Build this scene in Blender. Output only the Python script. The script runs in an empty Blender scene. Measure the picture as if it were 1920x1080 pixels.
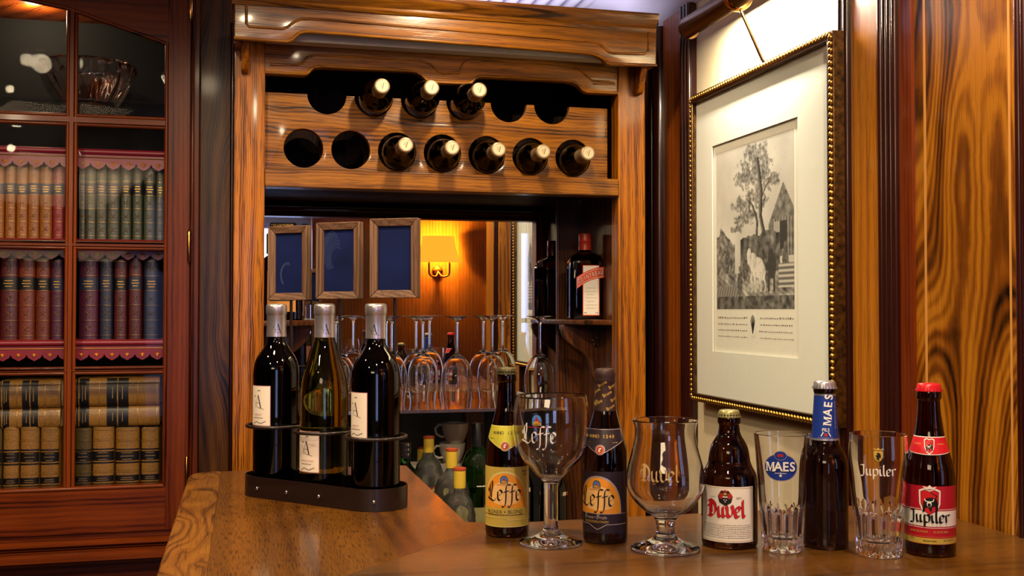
import bpy, bmesh, math, random
from mathutils import Vector, Matrix, noise
random.seed(7)
S = bpy.context.scene
C = S.collection
PI = math.pi
R = math.radians

# ------------------------------------------------------------------ camera
YAW = R(14.17); F = 2000.0; HOR = 582.0; CZ = 0.305
PITCH = math.atan((HOR-540)/F)
cam_d = bpy.data.cameras.new('camera'); cam = bpy.data.objects.new('camera', cam_d); C.objects.link(cam)
cam.location = (0, 0, CZ); cam.rotation_euler = (PI/2+PITCH, 0, -YAW)
cam_d.sensor_width = 36; cam_d.lens = 36*F/1920; cam_d.clip_start = .02
S.camera = cam
_M = Matrix.Rotation(-YAW, 3, 'Z') @ Matrix.Rotation(PITCH, 3, 'X')
def ray(u, v): return _M @ Vector(((u-960)/F, 1.0, (540-v)/F))
def on(u, v, x=None, y=None, z=None):
    d = ray(u, v)
    if x is not None: k = x/d.x
    elif y is not None: k = y/d.y
    else: k = (z-CZ)/d.z
    return Vector((d.x*k, d.y*k, CZ+d.z*k))
def sY(u, x): return on(u, HOR, x=x).y            # depth of a picture column on the plane X = x
def sX(u, y): return on(u, HOR, y=y).x            # place of a picture column on the plane Y = y
def atdepth(u, v, dep):
    d = ray(u, v); return Vector((0, 0, CZ)) + d*dep

# ------------------------------------------------------------------ world, view, light
w = bpy.data.worlds.new('world'); S.world = w; w.use_nodes = True
w.node_tree.nodes['Background'].inputs[0].default_value = (.55, .6, .8, 1)
w.node_tree.nodes['Background'].inputs[1].default_value = .05
S.view_settings.view_transform = 'Standard'; S.view_settings.look = 'None'
S.view_settings.exposure = 0.24; S.view_settings.gamma = 1.0; S.view_settings.use_curve_mapping = False
S.cycles.max_bounces = 16; S.cycles.transmission_bounces = 14; S.cycles.glossy_bounces = 8
S.cycles.transparent_max_bounces = 16; S.cycles.diffuse_bounces = 3
S.cycles.caustics_refractive = False; S.cycles.caustics_reflective = False
S.cycles.sample_clamp_indirect = 6; S.cycles.use_denoising = True
def light(name, kind, loc, power, col, size=.05, target=None, **kw):
    d = bpy.data.lights.new(name, kind); d.energy = power; d.color = col
    o = bpy.data.objects.new(name, d); C.objects.link(o); o.location = loc
    if kind == 'AREA':
        if isinstance(size, tuple): d.shape = 'RECTANGLE'; d.size, d.size_y = size
        else: d.size = size
    else: d.shadow_soft_size = size
    if target is not None: o.rotation_euler = (Vector(target)-Vector(loc)).to_track_quat('-Z', 'Y').to_euler()
    for k, val in kw.items(): setattr(d, k, val)
    return o
WARM = (1.0, .72, .42); DAY = (.62, .76, 1.0); HALO = (1.0, .78, .50)
CEIL = 1.12; FLOOR = -1.08; WX = 1.02          # ceiling, floor, plane of the right wall
SPOTS = [(.44, 1.93, 22), (-.12, 1.50, 26), (.72, .95, 36), (-.62, 1.6, 20), (.15, .55, 28), (-.9, .5, 16)]
for i, (x, y, p) in enumerate(SPOTS):
    light('downlight_lamp', 'SPOT', (x, y, CEIL-.035), p, HALO, .03, (x, y+(.5 if y < .7 else .30), 0), spot_size=R(140), spot_blend=.7)
light('ceiling_fill', 'AREA', (.55, 2.62, 1.0), 1.6, (.86, .84, 1.0), (.7, .2), (.6, 2.75, 2))  # added uplight with no fixture, brightens the ceiling above the rack
light('bookcase_light', 'POINT', (-.50, 2.80, 1.03), 1.8, (1, .85, .55), .02)
light('mirror_room_fill', 'AREA', (-.9, -1.2, CEIL-.03), 26, WARM, (.9, .9), (-.6, -.9, 0))

# ------------------------------------------------------------------ materials
def lin(h):
    if isinstance(h, (tuple, list)): return tuple(h[:3])+(1,)
    h = h.lstrip('#'); c = [int(h[i:i+2], 16)/255 for i in (0, 2, 4)]
    return tuple(x/12.92 if x <= .04045 else ((x+.055)/1.055)**2.4 for x in c)+(1,)
def newmat(name):
    m = bpy.data.materials.new(name); m.use_nodes = True
    return m, m.node_tree, m.node_tree.nodes['Principled BSDF']
def pbr(name, col, rough=.5, metal=0, coat=0, bump=0, bscale=60, var=0, **kw):
    m, t, b = newmat(name); N, L = t.nodes, t.links
    b.inputs['Base Color'].default_value = lin(col); b.inputs['Roughness'].default_value = rough
    b.inputs['Metallic'].default_value = metal; b.inputs['Coat Weight'].default_value = coat
    b.inputs['Coat Roughness'].default_value = .08
    for k, v in kw.items(): b.inputs[k.replace('_', ' ')].default_value = v
    tc = N.new('ShaderNodeTexCoord')
    n = N.new('ShaderNodeTexNoise'); n.inputs['Scale'].default_value = bscale; n.inputs['Detail'].default_value = 5
    L.new(tc.outputs['Object'], n.inputs['Vector'])
    if var:
        mx = N.new('ShaderNodeMixRGB'); mx.blend_type = 'MULTIPLY'; mx.inputs[0].default_value = var
        mx.inputs[1].default_value = lin(col)
        rp = N.new('ShaderNodeValToRGB'); rp.color_ramp.elements[0].position = .3; rp.color_ramp.elements[1].position = .7
        L.new(n.outputs[0], rp.inputs[0]); L.new(rp.outputs[0], mx.inputs[2]); L.new(mx.outputs[0], b.inputs['Base Color'])
    if bump:
        bp = N.new('ShaderNodeBump'); bp.inputs['Strength'].default_value = bump; bp.inputs['Distance'].default_value = .002
        L.new(n.outputs[0], bp.inputs['Height']); L.new(bp.outputs[0], b.inputs['Normal'])
    return m
def wood(name, cols, grain='Z', rings=90, dist=1.2, stretch=.12, rough=.3, coat=.5, pore=.5, off=(0, 0, 0), fig=3, bump=.25, fine=.45, sharp=.3, tone=.5, k=420, pl=14, spec=.35):
    """cols: dark vein, mid, light. One warped coordinate across the grain drives broad bands and fine growth lines; stretched noise makes the pores."""
    m, t, b = newmat(name); N, L = t.nodes, t.links
    def mth(op, a, bb=None, c=None):
        n = N.new('ShaderNodeMath'); n.operation = op
        for i, q in enumerate((a, bb, c)):
            if q is None: continue
            if isinstance(q, (int, float)): n.inputs[i].default_value = q
            else: L.new(q, n.inputs[i])
        return n.outputs[0]
    def nse(vec, sc, det=3, ro=.5):
        n = N.new('ShaderNodeTexNoise'); n.inputs['Scale'].default_value = sc; n.inputs['Detail'].default_value = det; n.inputs['Roughness'].default_value = ro
        L.new(vec, n.inputs['Vector']); return n.outputs[0]
    def mapping(scale, loc=(0, 0, 0)):
        n = N.new('ShaderNodeMapping'); L.new(tc.outputs['Object'], n.inputs[0]); n.inputs['Scale'].default_value = scale; n.inputs['Location'].default_value = loc; return n.outputs[0]
    def pick(a, c): return {'X': (a, c, c), 'Y': (c, a, c), 'Z': (c, c, a)}[grain]
    tc = N.new('ShaderNodeTexCoord')
    v = mapping(pick(stretch, 1), off)
    sp = N.new('ShaderNodeSeparateXYZ'); L.new(v, sp.inputs[0])
    ax = {'X': ('Y', 'Z'), 'Y': ('X', 'Z'), 'Z': ('X', 'Y')}[grain]
    cross = mth('ADD', sp.outputs[ax[0]], sp.outputs[ax[1]])
    wc = mth('MULTIPLY_ADD', nse(v, fig, 2, .4), dist*.3, cross)
    wc = mth('MULTIPLY_ADD', nse(mapping(pick(stretch*4, 1), off), 22, 3, .5), .012, wc)
    s1 = mth('MULTIPLY_ADD', mth('SINE', mth('MULTIPLY', wc, rings*2*PI)), .5, .5)
    s2 = mth('MULTIPLY_ADD', mth('SINE', mth('MULTIPLY', wc, rings*5.3*2*PI)), .5, .5)
    val = mth('ADD', mth('MULTIPLY', s1, 1-fine), mth('MULTIPLY', s2, fine))
    brk = nse(mapping(pick(2.5, 26)), 1, 4, .6)
    val = mth('ADD', val, mth('MULTIPLY_ADD', brk, 1.3, -.55))
    cr_ = N.new('ShaderNodeValToRGB'); L.new(val, cr_.inputs[0])
    e = cr_.color_ramp.elements; e[0].position = .02; e[0].color = lin(cols[0]); e[1].position = 1; e[1].color = lin(cols[2])
    x = e.new(sharp); x.color = lin(cols[1])
    fn = nse(mapping(pick(pl, k)), 1, 2)
    pr = N.new('ShaderNodeValToRGB'); L.new(fn, pr.inputs[0])
    pr.color_ramp.elements[0].position = .36; pr.color_ramp.elements[0].color = (.2, .14, .10, 1); pr.color_ramp.elements[1].position = .46; pr.color_ramp.elements[1].color = (1, 1, 1, 1)
    mx = N.new('ShaderNodeMixRGB'); mx.blend_type = 'MULTIPLY'; mx.inputs[0].default_value = pore
    L.new(cr_.outputs[0], mx.inputs[1]); L.new(pr.outputs[0], mx.inputs[2])
    br = N.new('ShaderNodeValToRGB'); L.new(nse(v, 4, 2), br.inputs[0]); br.color_ramp.elements[0].position = .3; br.color_ramp.elements[0].color = (.6, .5, .42, 1); br.color_ramp.elements[1].position = .65
    m2 = N.new('ShaderNodeMixRGB'); m2.blend_type = 'MULTIPLY'; m2.inputs[0].default_value = tone
    L.new(mx.outputs[0], m2.inputs[1]); L.new(br.outputs[0], m2.inputs[2]); L.new(m2.outputs[0], b.inputs['Base Color'])
    b.inputs['Roughness'].default_value = rough; b.inputs['Coat Weight'].default_value = coat; b.inputs['Coat Roughness'].default_value = .1; b.inputs['Specular IOR Level'].default_value = spec
    if bump:
        bp = N.new('ShaderNodeBump'); bp.inputs['Strength'].default_value = bump; bp.inputs['Distance'].default_value = .0006
        L.new(pr.outputs[0], bp.inputs['Height']); L.new(bp.outputs[0], b.inputs['Normal'])
    return m
def glassmat(name, col=(1, 1, 1), rough=0, ior=1.5):
    m, t, b = newmat(name)
    b.inputs['Base Color'].default_value = lin(col) if isinstance(col, str) else tuple(col)+(1,)
    b.inputs['Transmission Weight'].default_value = 1; b.inputs['Roughness'].default_value = rough; b.inputs['IOR'].default_value = ior
    return m
def panemat(name, tint=(1, 1, 1), refl=1.0, base=.04):
    m = bpy.data.materials.new(name); m.use_nodes = True; t = m.node_tree; t.nodes.clear(); N, L = t.nodes, t.links
    o = N.new('ShaderNodeOutputMaterial'); mx = N.new('ShaderNodeMixShader'); tr = N.new('ShaderNodeBsdfTransparent'); gl = N.new('ShaderNodeBsdfGlossy')
    gl.inputs['Roughness'].default_value = .01; gl.inputs['Color'].default_value = (refl, refl, refl, 1); tr.inputs[0].default_value = tuple(tint)+(1,)
    lw = N.new('ShaderNodeLayerWeight'); lw.inputs['Blend'].default_value = .5
    pw = N.new('ShaderNodeMath'); pw.operation = 'POWER'; L.new(lw.outputs['Facing'], pw.inputs[0]); pw.inputs[1].default_value = 5
    ml = N.new('ShaderNodeMath'); ml.operation = 'MULTIPLY_ADD'; L.new(pw.outputs[0], ml.inputs[0]); ml.inputs[1].default_value = .5; ml.inputs[2].default_value = base
    L.new(ml.outputs[0], mx.inputs[0]); L.new(tr.outputs[0], mx.inputs[1]); L.new(gl.outputs[0], mx.inputs[2]); L.new(mx.outputs[0], o.inputs[0])
    return m
def emis(name, col, st):
    m, t, b = newmat(name); b.inputs['Base Color'].default_value = lin(col); b.inputs['Emission Color'].default_value = lin(col); b.inputs['Emission Strength'].default_value = st
    return m

OAKC = ('#261202', '#744408', '#925c10')
MAH = ('#260a02', '#642606', '#7c360a')
M = {}
M['oak_v'] = wood('oak_upright', ('#301602', '#8c4c08', '#a8660e'), 'Z', 42, .5, .10, pore=.75, rough=.4, coat=.15, spec=.2, fine=.5, sharp=.42)
M['oak_h'] = wood('oak_level', OAKC, 'X', 34, .9, .10, pore=.6, rough=.38, coat=.15, spec=.2, off=(.3, .2, .7), fine=.5, sharp=.38)
M['oak_gloss'] = wood('oak_cornice', OAKC, 'X', 34, .9, .10, pore=.6, rough=.3, coat=.6, off=(.3, .2, .7), fine=.5, sharp=.38, spec=.5)
M['oak_side'] = wood('oak_side_panel', ('#1d0d04', '#4a2610', '#6b3a18'), 'Z', 30, 1, .1, pore=.5, rough=.4, coat=.3)
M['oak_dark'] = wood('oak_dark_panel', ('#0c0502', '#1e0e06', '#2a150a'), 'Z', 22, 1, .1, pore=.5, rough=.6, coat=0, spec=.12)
M['top_y'] = wood('counter_veneer_long', ('#4a2606', '#643c08', '#74480c'), 'Y', 7, .3, .06, rough=.34, coat=.4, pore=.9, bump=.5, fine=.3, k=900, pl=34)
M['top_x'] = wood('counter_veneer_cross', ('#402206', '#563408', '#643e0c'), 'X', 7, .3, .06, rough=.34, coat=.4, pore=.75, bump=.4, off=(.5, .1, 0), fine=.3, k=900, pl=30)
M['top_edge'] = wood('counter_border', ('#2c1604', '#7c4c12', '#8e5c1c'), 'Y', 40, .9, .32, rough=.36, coat=.4, pore=.5, fig=9, fine=.25, sharp=.4)
M['mahog_v'] = wood('mahogany_upright', MAH, 'Z', 14, .5, .08, rough=.34, coat=.05, spec=.18, pore=.3, bump=.1)
M['mahog_h'] = wood('mahogany_level', MAH, 'X', 14, .5, .08, rough=.3, coat=.12, spec=.2, pore=.3, bump=.1)
M['mahog_y'] = wood('mahogany_deep_run', MAH, 'Y', 14, .5, .08, rough=.22, coat=.6, pore=.3, bump=.1)
M['mould'] = wood('dark_polished_moulding', ('#180505', '#2a0c0a', '#34110d'), 'Z', 20, .5, .05, rough=.26, coat=.35, pore=.3, bump=0)
M['walnut'] = wood('figured_walnut', ('#0a0300', '#7c440c', '#b4741a'), 'Z', 10, 5.2, .24, rough=.27, coat=.45, pore=.35, off=(.1, .32, .43), fig=2.8, bump=.1, fine=.42, sharp=.52, tone=.7)
M['walnut_dk'] = wood('dark_walnut_strip', ('#0c0501', '#4c280a', '#6a4010'), 'Z', 20, 2.6, .2, rough=.4, coat=.05, spec=.25, pore=.35, fig=4, bump=.1, sharp=.4)
M['red_board'] = wood('red_brown_board', ('#34120a', '#6a2a0c', '#7a3410'), 'Z', 20, .4, .05, rough=.3, coat=.3, pore=.3, bump=.1)
M['plank'] = wood('amber_veneer', ('#8a4a10', '#b06c1a', '#c07c26'), 'Z', 50, .2, .04, rough=.28, coat=.5, pore=.4, bump=.1)
M['plank2'] = wood('red_amber_veneer', ('#5a2608', '#8e450f', '#a45416'), 'Z', 40, .3, .05, rough=.28, coat=.5, pore=.4, bump=.1)
M['inlay'] = pbr('pale_inlay', '#c98f4c', .3, coat=.5)
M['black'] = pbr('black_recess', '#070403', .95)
M['cream'] = pbr('cream_fabric', '#e6d6b4', .85, bump=.25, bscale=500, var=.06)
M['white'] = pbr('white_paint', '#e8e4e2', .6)
M['ceil'] = pbr('ceiling_paint', '#e8e0f2', .6)
M['floor'] = wood('floor_boards', ('#1a0c05', '#3a1d0d', '#4a2814'), 'Y', 12, 1, .1, rough=.4)
M['brass'] = pbr('aged_brass', '#5e442c', .34, 1, bump=.1, bscale=80)
M['brass_bright'] = pbr('bright_brass', '#d8a050', .18, 1)
M['gold'] = pbr('gilt', '#c79a4a', .35, 1)
M['gilt_dark'] = pbr('mottled_gilt', '#6a4a22', .45, .7, var=.9, bscale=90)
M['iron'] = pbr('brown_powder_coated_steel', '#22120f', .42, .3, coat=.3, bump=.25, bscale=900)
M['steel'] = pbr('steel', '#c0c0c8', .2, 1)
M['mirror'] = pbr('mirror_silver', '#e9e6e0', .0, 1)
M['glass'] = glassmat('clear_glass', (1, 1, 1))
M['beer'] = glassmat('brown_bottle_glass', (.045, .010, .002), 0, 1.42)
M['darkbeer'] = glassmat('deep_brown_bottle_glass', (.03, .010, .008), 0, 1.42)
M['winedark'] = glassmat('black_wine_glass', (.004, .003, .003), 0, 1.45)
M['winegreen'] = glassmat('olive_bottle_glass', (.42, .40, .07), 0, 1.36)
M['green'] = glassmat('green_bottle_glass', (.16, .90, .22), 0, 1.42)
M['liqueur'] = glassmat('amber_square_glass', (.12, .03, .008), .02, 1.42)
M['clearliq'] = glassmat('clear_spirit', (.97, .98, .92), 0, 1.45); M['clearliq'].node_tree.nodes['Principled BSDF'].inputs['Transmission Weight'].default_value = .97
M['pane'] = panemat('window_pane', base=.004)
M['shelf_pane'] = panemat('cabinet_glass_shelf', (.93, .95, .93), base=.02)
M['pane_shelf'] = glassmat('shelf_glass', (.80, .88, .86), 0, 1.5)
M['capsule'] = pbr('silver_pink_capsule', '#cfc6ca', .3, .85)
M['capend'] = pbr('pale_capsule_end', '#cdbb98', .4, .3)
M['caprow'] = pbr('tan_capsule', '#8a7458', .38, .4)
M['ink'] = pbr('black_ink', '#0c0b10', .5)
M['paper'] = pbr('paper_white', '#efe6da', .6)
M['slate'] = pbr('slate_blackboard', '#0e1a48', .7, var=.35, bscale=22, Specular_IOR_Level=.12)
M['frame_wood'] = wood('weathered_brown_frame', ('#2e1a10', '#6a4a34', '#80604a'), 'Z', 120, .3, .06, rough=.6, coat=0, pore=.6)
M['frame_wood_x'] = wood('weathered_brown_rail', ('#2e1a10', '#6a4a34', '#80604a'), 'X', 120, .3, .06, rough=.6, coat=0, pore=.6)
M['china'] = pbr('white_china', '#d8cfc0', .25, coat=.4)
M['chalk'] = pbr('faint_chalk', '#2c3c66', .8)
def solid(n, c, rough=.4, metal=0, coat=0):
    if n not in M: M[n] = pbr(n, c, rough, metal, coat)
    return M[n]

# ------------------------------------------------------------------ mesh helpers
class MB:
    def __init__(s): s.v = []; s.f = []; s.m = []; s.sm = []
    def add(s, vs, fs, mi=0, smooth=False):
        o = len(s.v); s.v += [tuple(p) for p in vs]
        for f in fs: s.f.append([o+i for i in f]); s.m.append(mi); s.sm.append(smooth)
        return s
    def box(s, a, b, mi=0):
        x0, y0, z0 = [min(p, q) for p, q in zip(a, b)]; x1, y1, z1 = [max(p, q) for p, q in zip(a, b)]
        return s.add([(x0,y0,z0),(x1,y0,z0),(x1,y1,z0),(x0,y1,z0),(x0,y0,z1),(x1,y0,z1),(x1,y1,z1),(x0,y1,z1)],
                     [(3,2,1,0),(4,5,6,7),(0,1,5,4),(1,2,6,5),(2,3,7,6),(3,0,4,7)], mi)
    def lathe(s, prof, n=40, mi=0, c=(0, 0), closed=False, smooth=True, rmod=None, mat=None):
        vs = []; fs = []; k = len(prof)
        for r, z in prof:
            for i in range(n):
                a = 2*PI*i/n; q = r*(rmod(a, z, r) if rmod else 1)
                vs.append((c[0]+q*math.sin(a), c[1]-q*math.cos(a), z))
        rng = k if closed else k-1
        for j in range(rng):
            j2 = (j+1) % k
            for i in range(n):
                i2 = (i+1) % n; fs.append((j*n+i, j*n+i2, j2*n+i2, j2*n+i))
        if mat: vs = [mat @ Vector(p) for p in vs]
        s.add(vs, fs, mi, smooth)
        if not closed:
            o = len(s.v)-k*n
            if prof[0][0] > 1e-5: s.f.append([o+i for i in reversed(range(n))]); s.m.append(mi); s.sm.append(False)
            if prof[-1][0] > 1e-5: s.f.append([o+(k-1)*n+i for i in range(n)]); s.m.append(mi); s.sm.append(False)
        return s
    def tube(s, pts, r, n=10, mi=0, closed=False, cap=True):
        pts = [Vector(p) for p in pts]; k = len(pts); vs = []; fs = []
        up = None
        for i, p in enumerate(pts):
            if closed: d = pts[(i+1) % k]-pts[i-1]
            else: d = pts[min(i+1, k-1)]-pts[max(i-1, 0)]
            d.normalize()
            if up is None: up = Vector((0, 0, 1)) if abs(d.z) < .9 else Vector((1, 0, 0))
            a = d.cross(up).normalized(); b = a.cross(d).normalized(); up = b
            rr = r[i] if isinstance(r, (list, tuple)) else r
            for j in range(n):
                t = 2*PI*j/n; vs.append(p+a*math.cos(t)*rr+b*math.sin(t)*rr)
        for i in range(k if closed else k-1):
            i2 = (i+1) % k
            for j in range(n):
                j2 = (j+1) % n; fs.append((i*n+j, i*n+j2, i2*n+j2, i2*n+j))
        if not closed and cap: fs.append(tuple(reversed(range(n)))); fs.append(tuple((k-1)*n+j for j in range(n)))
        return s.add(vs, fs, mi, True)
    def ball(s, c, r, mi=0, n=8, m=6, sc=(1, 1, 1)):
        vs = []; fs = []
        for j in range(m+1):
            t = PI*j/m
            for i in range(n):
                a = 2*PI*i/n; vs.append((c[0]+r*sc[0]*math.sin(t)*math.cos(a), c[1]+r*sc[1]*math.sin(t)*math.sin(a), c[2]+r*sc[2]*math.cos(t)))
        for j in range(m):
            for i in range(n): fs.append((j*n+i, (j+1)*n+i, (j+1)*n+(i+1) % n, j*n+(i+1) % n))
        return s.add(vs, fs, mi, True)
    def prism(s, pts, a, b, axis='Y', mi=0, holes=(), bevel=0):
        """polygon pts extruded from a to b along axis, with holes; pts are (x,z) for Y, (y,z) for X, (x,y) for Z"""
        cu = bpy.data.curves.new('tmp', 'CURVE'); cu.dimensions = '2D'; cu.fill_mode = 'BOTH'
        cu.extrude = abs(b-a)/2-bevel; cu.bevel_depth = bevel; cu.bevel_resolution = 2; cu.offset = -bevel
        for loop in [pts]+list(holes):
            sp = cu.splines.new('POLY'); sp.points.add(len(loop)-1); sp.use_cyclic_u = True
            for q, p in zip(sp.points, loop): q.co = (p[0], p[1], 0, 1)
        o = bpy.data.objects.new('tmp', cu); C.objects.link(o)
        me = o.to_mesh(); mid = (a+b)/2; vs = []
        for v in me.vertices:
            x, y, z = v.co
            if axis == 'Y': vs.append((x, mid-z, y))
            elif axis == 'X': vs.append((mid+z, x, y))
            else: vs.append((x, y, mid+z))
        fs = [tuple(p.vertices) for p in me.polygons]
        s.add(vs, fs, mi); o.to_mesh_clear(); bpy.data.objects.remove(o); bpy.data.curves.remove(cu)
        return s
    def xf(s, mat): s.v = [tuple(mat @ Vector(p)) for p in s.v]; return s
    def build(s, name, mats, parent=None, bevel=0, loc=None, merge=False):
        me = bpy.data.meshes.new(name); me.from_pydata(s.v, [], s.f)
        mats = mats if isinstance(mats, (list, tuple)) else [mats]
        for q in mats: me.materials.append(M[q] if isinstance(q, str) else q)
        for p, mi, sm in zip(me.polygons, s.m, s.sm): p.material_index = mi; p.use_smooth = sm
        bm = bmesh.new(); bm.from_mesh(me)
        bmesh.ops.remove_doubles(bm, verts=bm.verts, dist=1e-6)
        bmesh.ops.recalc_face_normals(bm, faces=bm.faces); bm.to_mesh(me); bm.free(); me.set_sharp_from_angle(angle=R(50))
        o = bpy.data.objects.new(name, me); C.objects.link(o)
        if parent is not None: o.parent = parent
        if loc is not None: o.location = loc
        if bevel:
            bv = o.modifiers.new('bevel', 'BEVEL'); bv.width = bevel; bv.segments = 2; bv.limit_method = 'ANGLE'; bv.angle_limit = R(40)
        return o
def tag(o, label, cat, group=None):
    o['label'] = label; o['category'] = cat
    if group: o['group'] = group
    return o
def thing(name, label, cat, loc=(0, 0, 0), rz=0, group=None):
    o = bpy.data.objects.new(name, None); C.objects.link(o); o.location = loc; o.rotation_euler = (0, 0, rz); o.empty_display_size = .03
    return tag(o, label, cat, group)
def struct(o): o['kind'] = 'structure'; return o
def dup(root, loc, rz=None, label=None, group=None):
    r = root.copy(); C.objects.link(r); r.location = loc
    if rz is not None: r.rotation_euler = (0, 0, rz)
    if label: r['label'] = label
    if group: r['group'] = group
    for ch in list(root.children):
        c = ch.copy(); C.objects.link(c); c.parent = r
        for g in list(ch.children):
            d = g.copy(); C.objects.link(d); d.parent = c
    return r
def cr(pts, n=6, clamp=False):
    """Catmull-Rom through (r,z) points; repeat a point for a corner"""
    out = []; P = [Vector(p) for p in pts]
    for i in range(len(P)-1):
        p0 = P[max(i-1, 0)]; p1 = P[i]; p2 = P[i+1]; p3 = P[min(i+2, len(P)-1)]
        if (p2-p1).length < 1e-7: continue
        for k in range(n):
            t = k/n
            q = .5*((2*p1)+(p2-p0)*t+(2*p0-5*p1+4*p2-p3)*t*t+(3*p1-p0-3*p2+p3)*t**3)
            out.append((max(q[0], 0) if clamp else q[0], q[1]) if len(q) == 2 else tuple(q))
    out.append(tuple(P[-1])); return out
def arc(cx, cy, r, a0, a1, n=12):
    return [(cx+r*math.cos(R(a0+(a1-a0)*i/n)), cy+r*math.sin(R(a0+(a1-a0)*i/n))) for i in range(n+1)]
def rrect(x0, y0, x1, y1, r, n=5):
    return arc(x1-r, y1-r, r, 0, 90, n)+arc(x0+r, y1-r, r, 90, 180, n)+arc(x0+r, y0+r, r, 180, 270, n)+arc(x1-r, y0+r, r, 270, 360, n)
def face_cam(p, extra=0): return math.atan2(-p[0], p[1])+R(extra)

# ------------------------------------------------------------------ flat art wrapped on bottles and glasses
_tc = {}
def text2d(t, size, bold=0.0, sx=1.0, cx=0, cy=0, rot=0, shear=0, align='CENTER'):
    key = (t, bold, shear, align)
    if key not in _tc:
        cu = bpy.data.curves.new('tmp', 'FONT'); cu.body = t; cu.size = 1; cu.offset = bold; cu.align_x = align; cu.align_y = 'CENTER'; cu.shear = shear; cu.resolution_u = 3
        o = bpy.data.objects.new('tmp', cu); C.objects.link(o); me = o.to_mesh()
        _tc[key] = ([(v.co.x, v.co.y) for v in me.vertices], [tuple(p.vertices) for p in me.polygons])
        o.to_mesh_clear(); bpy.data.objects.remove(o); bpy.data.curves.remove(cu)
    vs, fs = _tc[key]; c, s = math.cos(R(rot)), math.sin(R(rot))
    q = [(x*size*sx, y*size) for x, y in vs]; q = [(cx+x*c-y*s, cy+x*s+y*c) for x, y in q]
    return [[q[i] for i in f] for f in fs]
GL = {
 'L': (1.25, [[(.62,1.85),(.38,1.6),(.28,1.3),(.30,.8),(.26,.3)], [(.62,1.85),(.62,1.2),(.50,.7),(.46,.2)], [(-.06,.26),(.14,.12),(.36,.10),(.62,-.04),(.94,-.02),(1.12,.22)], [(.28,1.3),(.02,1.12),(.08,.82)]]),
 'D': (1.25, [[(.05,1.45),(.35,1.6),(.8,1.4),(1.05,1.0),(1.0,.4),(.62,.02),(.3,.1)], [(.38,1.5),(.38,.2)], [(.55,1.45),(.55,.3)], [(.02,.0),(.38,.15),(.62,0)], [(.02,1.0),(.38,1.1)]]),
 'e': (.8, [[(.12,.85),(.12,.22),(.38,0),(.68,.22)], [(.12,.85),(.4,1.02),(.66,.74),(.16,.42)]]),
 'f': (.72, [[(-.15,-.55),(.05,-.62),(.25,-.3),(.32,.3),(.34,1.2),(.5,1.55),(.85,1.5)], [(.05,.82),(.7,.95)]]),
 'u': (.95, [[(.1,1),(.16,.2),(.36,.02),(.62,.22)], [(.62,1),(.64,.15),(.85,.03)]]),
 'v': (.88, [[(.02,1.1),(.16,.75),(.18,.22),(.42,0)], [(.60,1.15),(.74,.85),(.70,.3),(.42,0)]]),
 'l': (.5, [[(.15,1.65),(.18,.2),(.4,.02)]]),
 'J': (.85, [[(.0,1.45),(.3,1.55),(.62,1.5)], [(.52,1.5),(.52,.2),(.36,-.15),(.02,-.08)]]),
 'p': (.95, [[(.16,1.02),(.2,-.55)], [(.2,.85),(.5,1.03),(.78,.8),(.74,.2),(.46,.0),(.2,.14)]]),
 'i': (.5, [[(.12,1.0),(.18,.2),(.38,.03)], [(.12,1.33),(.24,1.42)]]),
 'r': (.72, [[(.14,1.0),(.2,0)], [(.2,.78),(.44,1.04),(.68,.92)]]),
 'B': (1.1, [[(.3,1.5),(.3,.05)], [(.05,1.4),(.4,1.55),(.85,1.3),(.8,.95),(.4,.8),(.9,.6),(.9,.25),(.5,0),(.05,.05)]]),
 'n': (.95, [[(.12,1),(.16,0)], [(.16,.8),(.45,1.04),(.7,.85),(.74,.15),(.9,.02)]]),
}
def nib(word, size, cx, cy, nw=.17, na=40, sx=1.0, rot=0):
    """broad-pen lettering: every stroke is swept with a slanted nib"""
    W = sum(GL[c][0] for c in word); x = -W/2; polys = []
    n = Vector((math.cos(R(na)), math.sin(R(na))))*nw
    cc, ss = math.cos(R(rot)), math.sin(R(rot))
    for ch in word:
        for st in GL[ch][1]:
            P = [Vector((p[0]+x, p[1]-.5)) for p in cr(st, 4)]
            for a, b in zip(P, P[1:]):
                q = [a-n, a+n, b+n, b-n]
                polys.append([(cx+(p.x*sx*cc-p.y*ss)*size, cy+(p.x*sx*ss+p.y*cc)*size) for p in q])
                d = .3*nw; polys.append([(cx+((a.x+u)*sx*cc-(a.y+v)*ss)*size, cy+((a.x+u)*sx*ss+(a.y+v)*cc)*size) for u, v in ((-d,0),(0,-d),(d,0),(0,d))])
        x += GL[ch][0]
    return polys
def ell(cx, cy, rx, ry=None, n=28, a0=0, a1=360):
    ry = ry or rx; return [[(cx+rx*math.cos(R(a0+(a1-a0)*i/n)), cy+ry*math.sin(R(a0+(a1-a0)*i/n))) for i in range(n)]]
def rect(x0, y0, x1, y1): return [[(x0, y0), (x1, y0), (x1, y1), (x0, y1)]]
def ring(cx, cy, rx, ry, w, n=32, a0=0, a1=360):
    o = []
    for i in range(n):
        t0, t1 = R(a0+(a1-a0)*i/n), R(a0+(a1-a0)*(i+1)/n)
        o.append([(cx+rx*math.cos(t0), cy+ry*math.sin(t0)), (cx+rx*math.cos(t1), cy+ry*math.sin(t1)),
                  (cx+(rx-w)*math.cos(t1), cy+(ry-w)*math.sin(t1)), (cx+(rx-w)*math.cos(t0), cy+(ry-w)*math.sin(t0))])
    return o
def line(pts, w):
    o = []
    for a, b in zip(pts, pts[1:]):
        a, b = Vector(a), Vector(b); d = (b-a).normalized(); n = Vector((-d.y, d.x))*w/2
        o.append([tuple(a-n), tuple(b-n), tuple(b+n), tuple(a+n)])
    return o
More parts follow.
